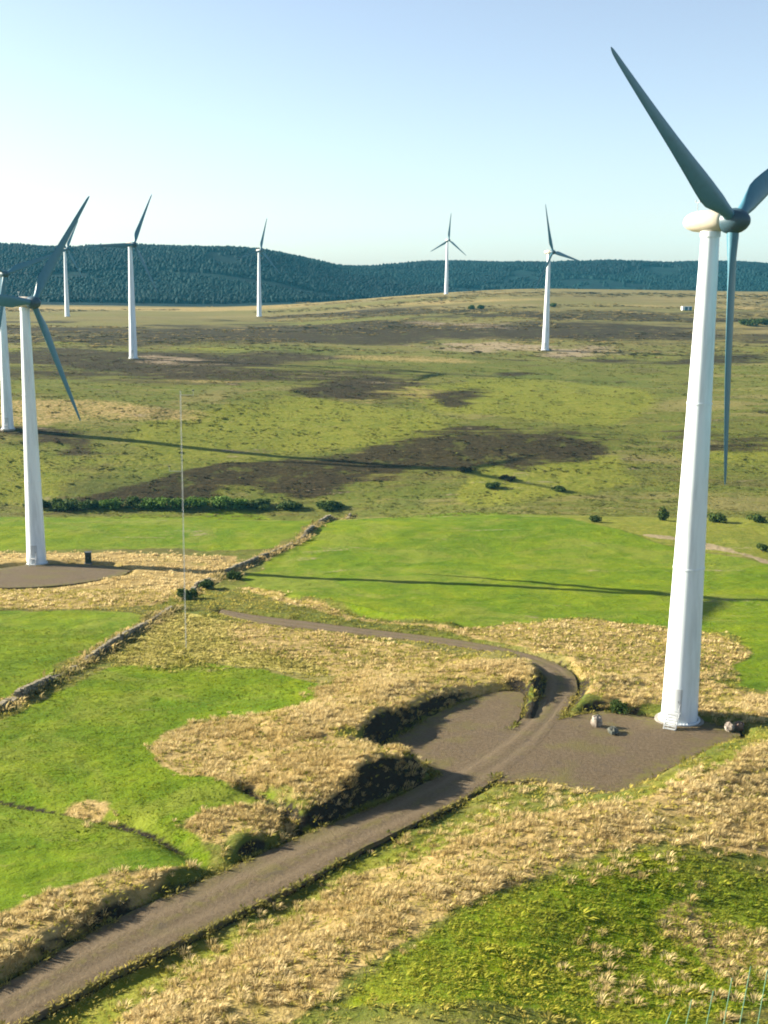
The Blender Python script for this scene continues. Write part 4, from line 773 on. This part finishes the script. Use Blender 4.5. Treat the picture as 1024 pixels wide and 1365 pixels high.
# ------------------------------------------------------------------ shrubs
def shrub(x, y, w, h, n, colA, colB, label, leaf=.16, name='shrub', group='shrubs scattered over the moor'):
    z = hz(x, y); root = empty(name, (x, y, z)); tag(root, label, 'shrub', group)
    nl = random.randint(7, 10); lobes = []
    for i in range(nl):
        a = random.uniform(0, 6.28); r = math.sqrt(random.random()) * .42 * w; s = random.uniform(.2, .36)
        lobes.append((r * math.cos(a), r * math.sin(a), h * random.uniform(.3, .78) * (1 - .5 * r / w), s * w, s * h * 1.1))
    L = np.array(lobes); k = rng.integers(0, nl, n); d = rng.normal(0, 1, (n, 3)); d /= np.linalg.norm(d, axis=1)[:, None]; rad = rng.uniform(.55, 1.1, n)**.7
    c = np.stack([L[k, 0] + d[:, 0] * L[k, 3] * rad, L[k, 1] + d[:, 1] * L[k, 3] * rad, np.maximum(L[k, 2] + d[:, 2] * L[k, 4] * rad, .04)], 1)
    u = rng.normal(0, 1, (n, 3)); u /= np.linalg.norm(u, axis=1)[:, None]; v = np.cross(u, rng.normal(0, 1, (n, 3))); v /= np.linalg.norm(v, axis=1)[:, None]
    s = leaf * rng.uniform(.6, 1.5, n)[:, None]
    V = np.stack([c - u * s, c + v * s * .6, c + u * s, c - v * s * .6], 1).reshape(-1, 3); Q = np.arange(n * 4).reshape(n, 4)
    me = make_mesh('foliage', V, [Q]); t = np.clip(rng.normal(.5, .25, n), 0, 1)[:, None]
    cc = np.array(colA) * (1 - t) + np.array(colB) * t; color_attr(me, 'tint', np.repeat(np.concatenate([cc, np.ones((n, 1))], 1), 4, 0))
    link('foliage', me, M['leaf'], root)
    m = MB()
    for i in range(4):
        j = lobes[i]; m.tube((0, 0, -.3), (j[0] * .9, j[1] * .9, j[2]), .05 * max(w, 1) ** .5, 5)
    link('stem', m.mesh('stem'), M['bark'], root)
    return root
DK = ((.026, .048, .010), (.07, .11, .02)); GN = ((.05, .10, .012), (.12, .20, .03)); BR = ((.03, .028, .012), (.07, .06, .025))
SH = D['shrubs']
valley = [('dark bush at the left end of the hedge line below the moor', 6, 2.6, DK), ('broad dark bush in the hollow just right of the left tower', 7, 2.6, DK), ('low dark green bush in the hollow, third from the left', 6, 2.2, DK), ('mid green bush in the hollow left of the bright row', 5.5, 2.8, GN),
 ('dark rounded bush at the start of the bright row', 5, 2.8, DK), ('bright green bush, leftmost of the bright row in the hollow', 6, 3.0, GN), ('bright green bush left of the thin mast in the hollow', 6, 3.2, GN), ('bright green bush just right of the thin mast in the hollow', 6.5, 3.4, GN), ('tall bright green bush in the middle of the bright row', 6, 3.6, GN),
 ('bright green bush at the right end of the bright row', 5, 2.8, GN), ('dark green bush right of the bright row', 6, 2.4, DK), ('low dark bush further right in the hollow', 6, 2.2, DK), ('dark bush behind the top end of the diagonal wall', 6, 2.4, DK)]
for (lab, w, h, cc), (x, y) in zip(valley, SH[:13]): shrub(x, y, w, h, 900, *cc, lab, .34, group='bushes in the hollow below the moor')
rest = [('small dark bush on the far edge of the centre field', 2.2, 1.6, DK, .2), ('upright dark bush left of the big tower at the field edge', 2.4, 3.6, DK, .22), ('dark bush right of the big tower at the field edge', 3.6, 2.0, DK, .24), ('low dark bush near the right frame edge at the field edge', 3.6, 1.6, DK, .24),
 ('small bush below the pale path at the right frame edge', 2.0, 1.5, DK, .2), ('dark clump of scrub right of the hanging blade on the high moor', 10, 4.0, DK, .6), ('dark clump of scrub at the right frame edge on the high moor', 8, 3.5, DK, .6),
 ('tiny dark bush, left of a pair below the farthest turbine', 5, 3.2, DK, .5), ('tiny dark bush, right of a pair below the farthest turbine', 5, 3.2, DK, .5), ('tiny dark bush just right of the turbine on the bare patch', 4.5, 3, DK, .5),
 ('dark bush at the right foot of the brown heather slope', 3.2, 1.6, DK, .26), ('dark bush on the slope below the end of the heather', 3.0, 1.4, DK, .26), ('brown scrub in the heather band, centre', 4, 1.3, BR, .26), ('brown scrub low in the heather band, right of centre', 4, 1.3, BR, .26),
 ('dark green bush where the wall breaks beside the mast', 2.6, 1.7, DK, .2), ('green bush against the wall above the break', 2.4, 1.5, DK, .2), ('third green bush up the diagonal wall', 2.2, 1.4, DK, .2), ('dark shadowy gorse bush at the back of the tower pad', 2.0, 1.2, DK, .12),]  # last bush stands where the bank has a dark hollow
for (lab, w, h, cc, lf), (x, y) in zip(rest, SH[13:]): shrub(x, y, w, h, 700, *cc, lab, lf)

# ------------------------------------------------------------------ boulders, cabinet, mast, cabin
def boulder(x, y, d, label, mat, seed):
    r = np.random.default_rng(seed); m = MB(); k = 12; rs = []
    for v in np.linspace(-1, 1, 8):
        a = np.linspace(0, 2 * np.pi, k, endpoint=False); rr = math.sqrt(max(1 - abs(v)**2.6, .02))
        rs.append(np.stack([rr * np.cos(a) * d[0] / 2, rr * np.sin(a) * d[1] / 2, np.full(k, v * d[2] / 2 + d[2] * .38)], 1) * r.uniform(.84, 1.12, (k, 1)))
    m.rings(rs); me = m.mesh('boulder'); auto_smooth(me, 28)
    o = link('boulder', me, mat); o.location = (x, y, plat(np.array([x]), np.array([y]))[0] + .0); o.rotation_euler.z = r.uniform(0, 3)
    tag(o, label, 'boulder', 'boulders at the edge of the tower pad')
def m_rock(name, a, b):
    t = NT(name); n = t.noise(1.8, 6, .7); return t.done(t.ramp(n, [(.3, a), (.65, b)]), .9, t.bump(t.noise(8, 5), .5, .05))
M['rock_pale'] = m_rock('pale_rock', (.10, .07, .05), (.32, .29, .25)); M['rock_dark'] = m_rock('dark_rock', (.03, .035, .03), (.09, .095, .08)); M['rock_brown'] = m_rock('brown_rock', (.10, .06, .045), (.26, .19, .15))
B = D['boulder']
boulder(*B[0], (1.1, 1.0, 1.3), 'pale-topped brown boulder on the gravel left of the tower foot', M['rock_pale'], 1)
boulder(*B[1], (1.7, 1.0, .6), 'flat dark stone lying in front of the pale-topped boulder', M['rock_dark'], 2)
boulder(*B[2], (1.1, .9, .95), 'whitish boulder at the right end of the tower pad', M['rock_pale'], 3)
boulder(*B[3], (.9, .9, 1.0), 'brown boulder touching the whitish one at the pad end', M['rock_brown'], 4)

def cabinet(x, y):
    z = hz(x, y); r = empty('transformer_cabinet', (x, y, z), R(12)); tag(r, 'narrow dark green cabinet standing right of the left tower foot', 'cabinet')
    m = MB(); m.box((0, 0, .95), (1.1, 1.0, 1.9)); link('housing', m.mesh('housing'), M['cabinet'], r)
    m = MB(); m.box((0, 0, 1.94), (1.25, 1.15, .08)); link('roof', m.mesh('roof'), M['darkmetal'], r)
    for s in (-1, 1):
        m = MB(); m.box((s * .265, -.515, .98), (.5, .03, 1.6)); d = link('door', m.mesh('door'), M['cabinet'], r)
        m = MB(); m.box((s * .06, -.54, 1.0), (.03, .03, .2)); link('handle', m.mesh('handle'), M['steel'], d)
    m = MB(); m.box((0, 0, -.1), (1.4, 1.3, .25)); link('plinth', m.mesh('plinth'), M['concrete'], r)
cabinet(*D['door_hint'])

def mast(x, y):
    z = hz(x, y); H = 31.5; r = empty('met_mast', (x, y, z)); tag(r, 'very thin pale lattice mast standing on the bleached yellow grass left of centre', 'mast')
    w = .09; leg = [(w * math.cos(a), w * math.sin(a)) for a in (R(90), R(210), R(330))]
    for a in leg:
        m = MB(); m.tube((*a, -.2), (*a, H), .013, 5); link('leg', m.mesh('leg'), M['steel'], r)
    m = MB(); n = 72
    for i in range(n):
        z0 = H * i / n; z1 = H * (i + 1) / n
        for j in range(3):
            a, b = leg[j], leg[(j + 1) % 3]; m.tube((*a, z0), (*b, z1), .005, 4); m.tube((*a, z1), (*b, z1), .005, 4)
    tag(link('lattice', m.mesh('lattice'), M['steel'], r), kind='stuff')
    for hgt, s in ((31, 1), (22, -1)):
        m = MB(); m.tube((0, 0, hgt), (s * 1.5, 0, hgt), .025, 5); m.tube((s * 1.5, 0, hgt), (s * 1.5, 0, hgt + .5), .02, 5); bo = link('boom', m.mesh('boom'), M['steel'], r)
        m = MB(); m.lathe([(.02, 0), (.14, .02), (.14, .12), (.02, .15)], 8, (s * 1.5, 0, hgt + .5)); link('anemometer', m.mesh('anemometer'), M['darkmetal'], bo)
mast(*D['mast'])

def cabin(x, y):
    z = hz(x, y); r = empty('site_cabin', (x, y, z), R(8)); tag(r, 'small blue site cabin with a white end, far off left of the big tower', 'cabin')
    m = MB(); m.box((.9, 0, 1.55), (5.2, 2.6, 2.5)); b = link('body', m.mesh('body'), M['cabin_blue'], r)
    m = MB(); m.box((-2.6, 0, 1.5), (1.8, 2.5, 2.4)); link('end_module', m.mesh('end_module'), M['cabin_white'], r)
    m = MB(); m.box((0, 0, 2.86), (7.3, 2.8, .12)); link('roof', m.mesh('roof'), M['cabin_white'], r)
    for xx in (-.2, 2.2):
        m = MB(); m.box((xx, -1.31, 1.8), (1.1, .04, .9)); w = link('window', m.mesh('window'), M['darkmetal'], r)
    m = MB(); m.box((1.0, -1.31, 1.3), (.9, .05, 2.0)); link('door', m.mesh('door'), M['cabin_white'], r)
    for xx in (-3, 0, 3):
        m = MB(); m.box((xx, 0, .1), (.4, 2.3, .5)); link('support_block', m.mesh('support_block'), M['concrete'], r)
cabin(*D['cabin'])

def streaks():  # rods made up to carry the teal streaks; no fence stands here
    m0 = D['stakes'][0]; r = empty('stake_fence', (m0[0], m0[1], hz(m0[0], m0[1]))); ox, oy, oz = r.location
    tag(r, 'row of thin pale teal stakes leaning right in the bottom right corner', 'fence')
    for bx, by, tx, ty, tz in D['stakes']:
        z = hz(bx, by); m = MB(); m.tube((bx - ox, by - oy, z - .3 - oz), (tx - ox, ty - oy, tz - oz), .028, 7); link('stake', m.mesh('stake'), M['stake'], r)
M['stake'] = paint('stake_paint', (.12, .24, .15), .08, .6, 3)
streaks()

# ------------------------------------------------------------------ the air
def haze():
    x0, x1, y0, y1, z0, z1 = -3200, 3200, -650, 3900, -45, 150
    m = MB(); m.box(((x0 + x1) / 2, (y0 + y1) / 2, (z0 + z1) / 2), (x1 - x0, y1 - y0, z1 - z0))
    mt = bpy.data.materials.new('haze'); mt.use_nodes = True; n = mt.node_tree.nodes; n.remove(n['Principled BSDF'])
    v = n.new('ShaderNodeVolumePrincipled'); v.inputs['Color'].default_value = (.14, .66, 1.0, 1); v.inputs['Density'].default_value = .00005; v.inputs['Anisotropy'].default_value = .0
    mt.node_tree.links.new(v.outputs[0], n['Material Output'].inputs['Volume'])
    tag(link('haze', m.mesh('haze'), mt), kind='stuff')
haze()
tris = 0
for o in COL.objects:
    if o.type == 'MESH': tris += sum(len(p.vertices) - 2 for p in o.data.polygons) if len(o.data.polygons) < 2000 else len(o.data.polygons)
tris = 0
for o in COL.objects:
    if o.type == 'MESH': tris += len(o.data.loops) - 2 * len(o.data.polygons)
print('TRIS', tris, 'objects', len(COL.objects))
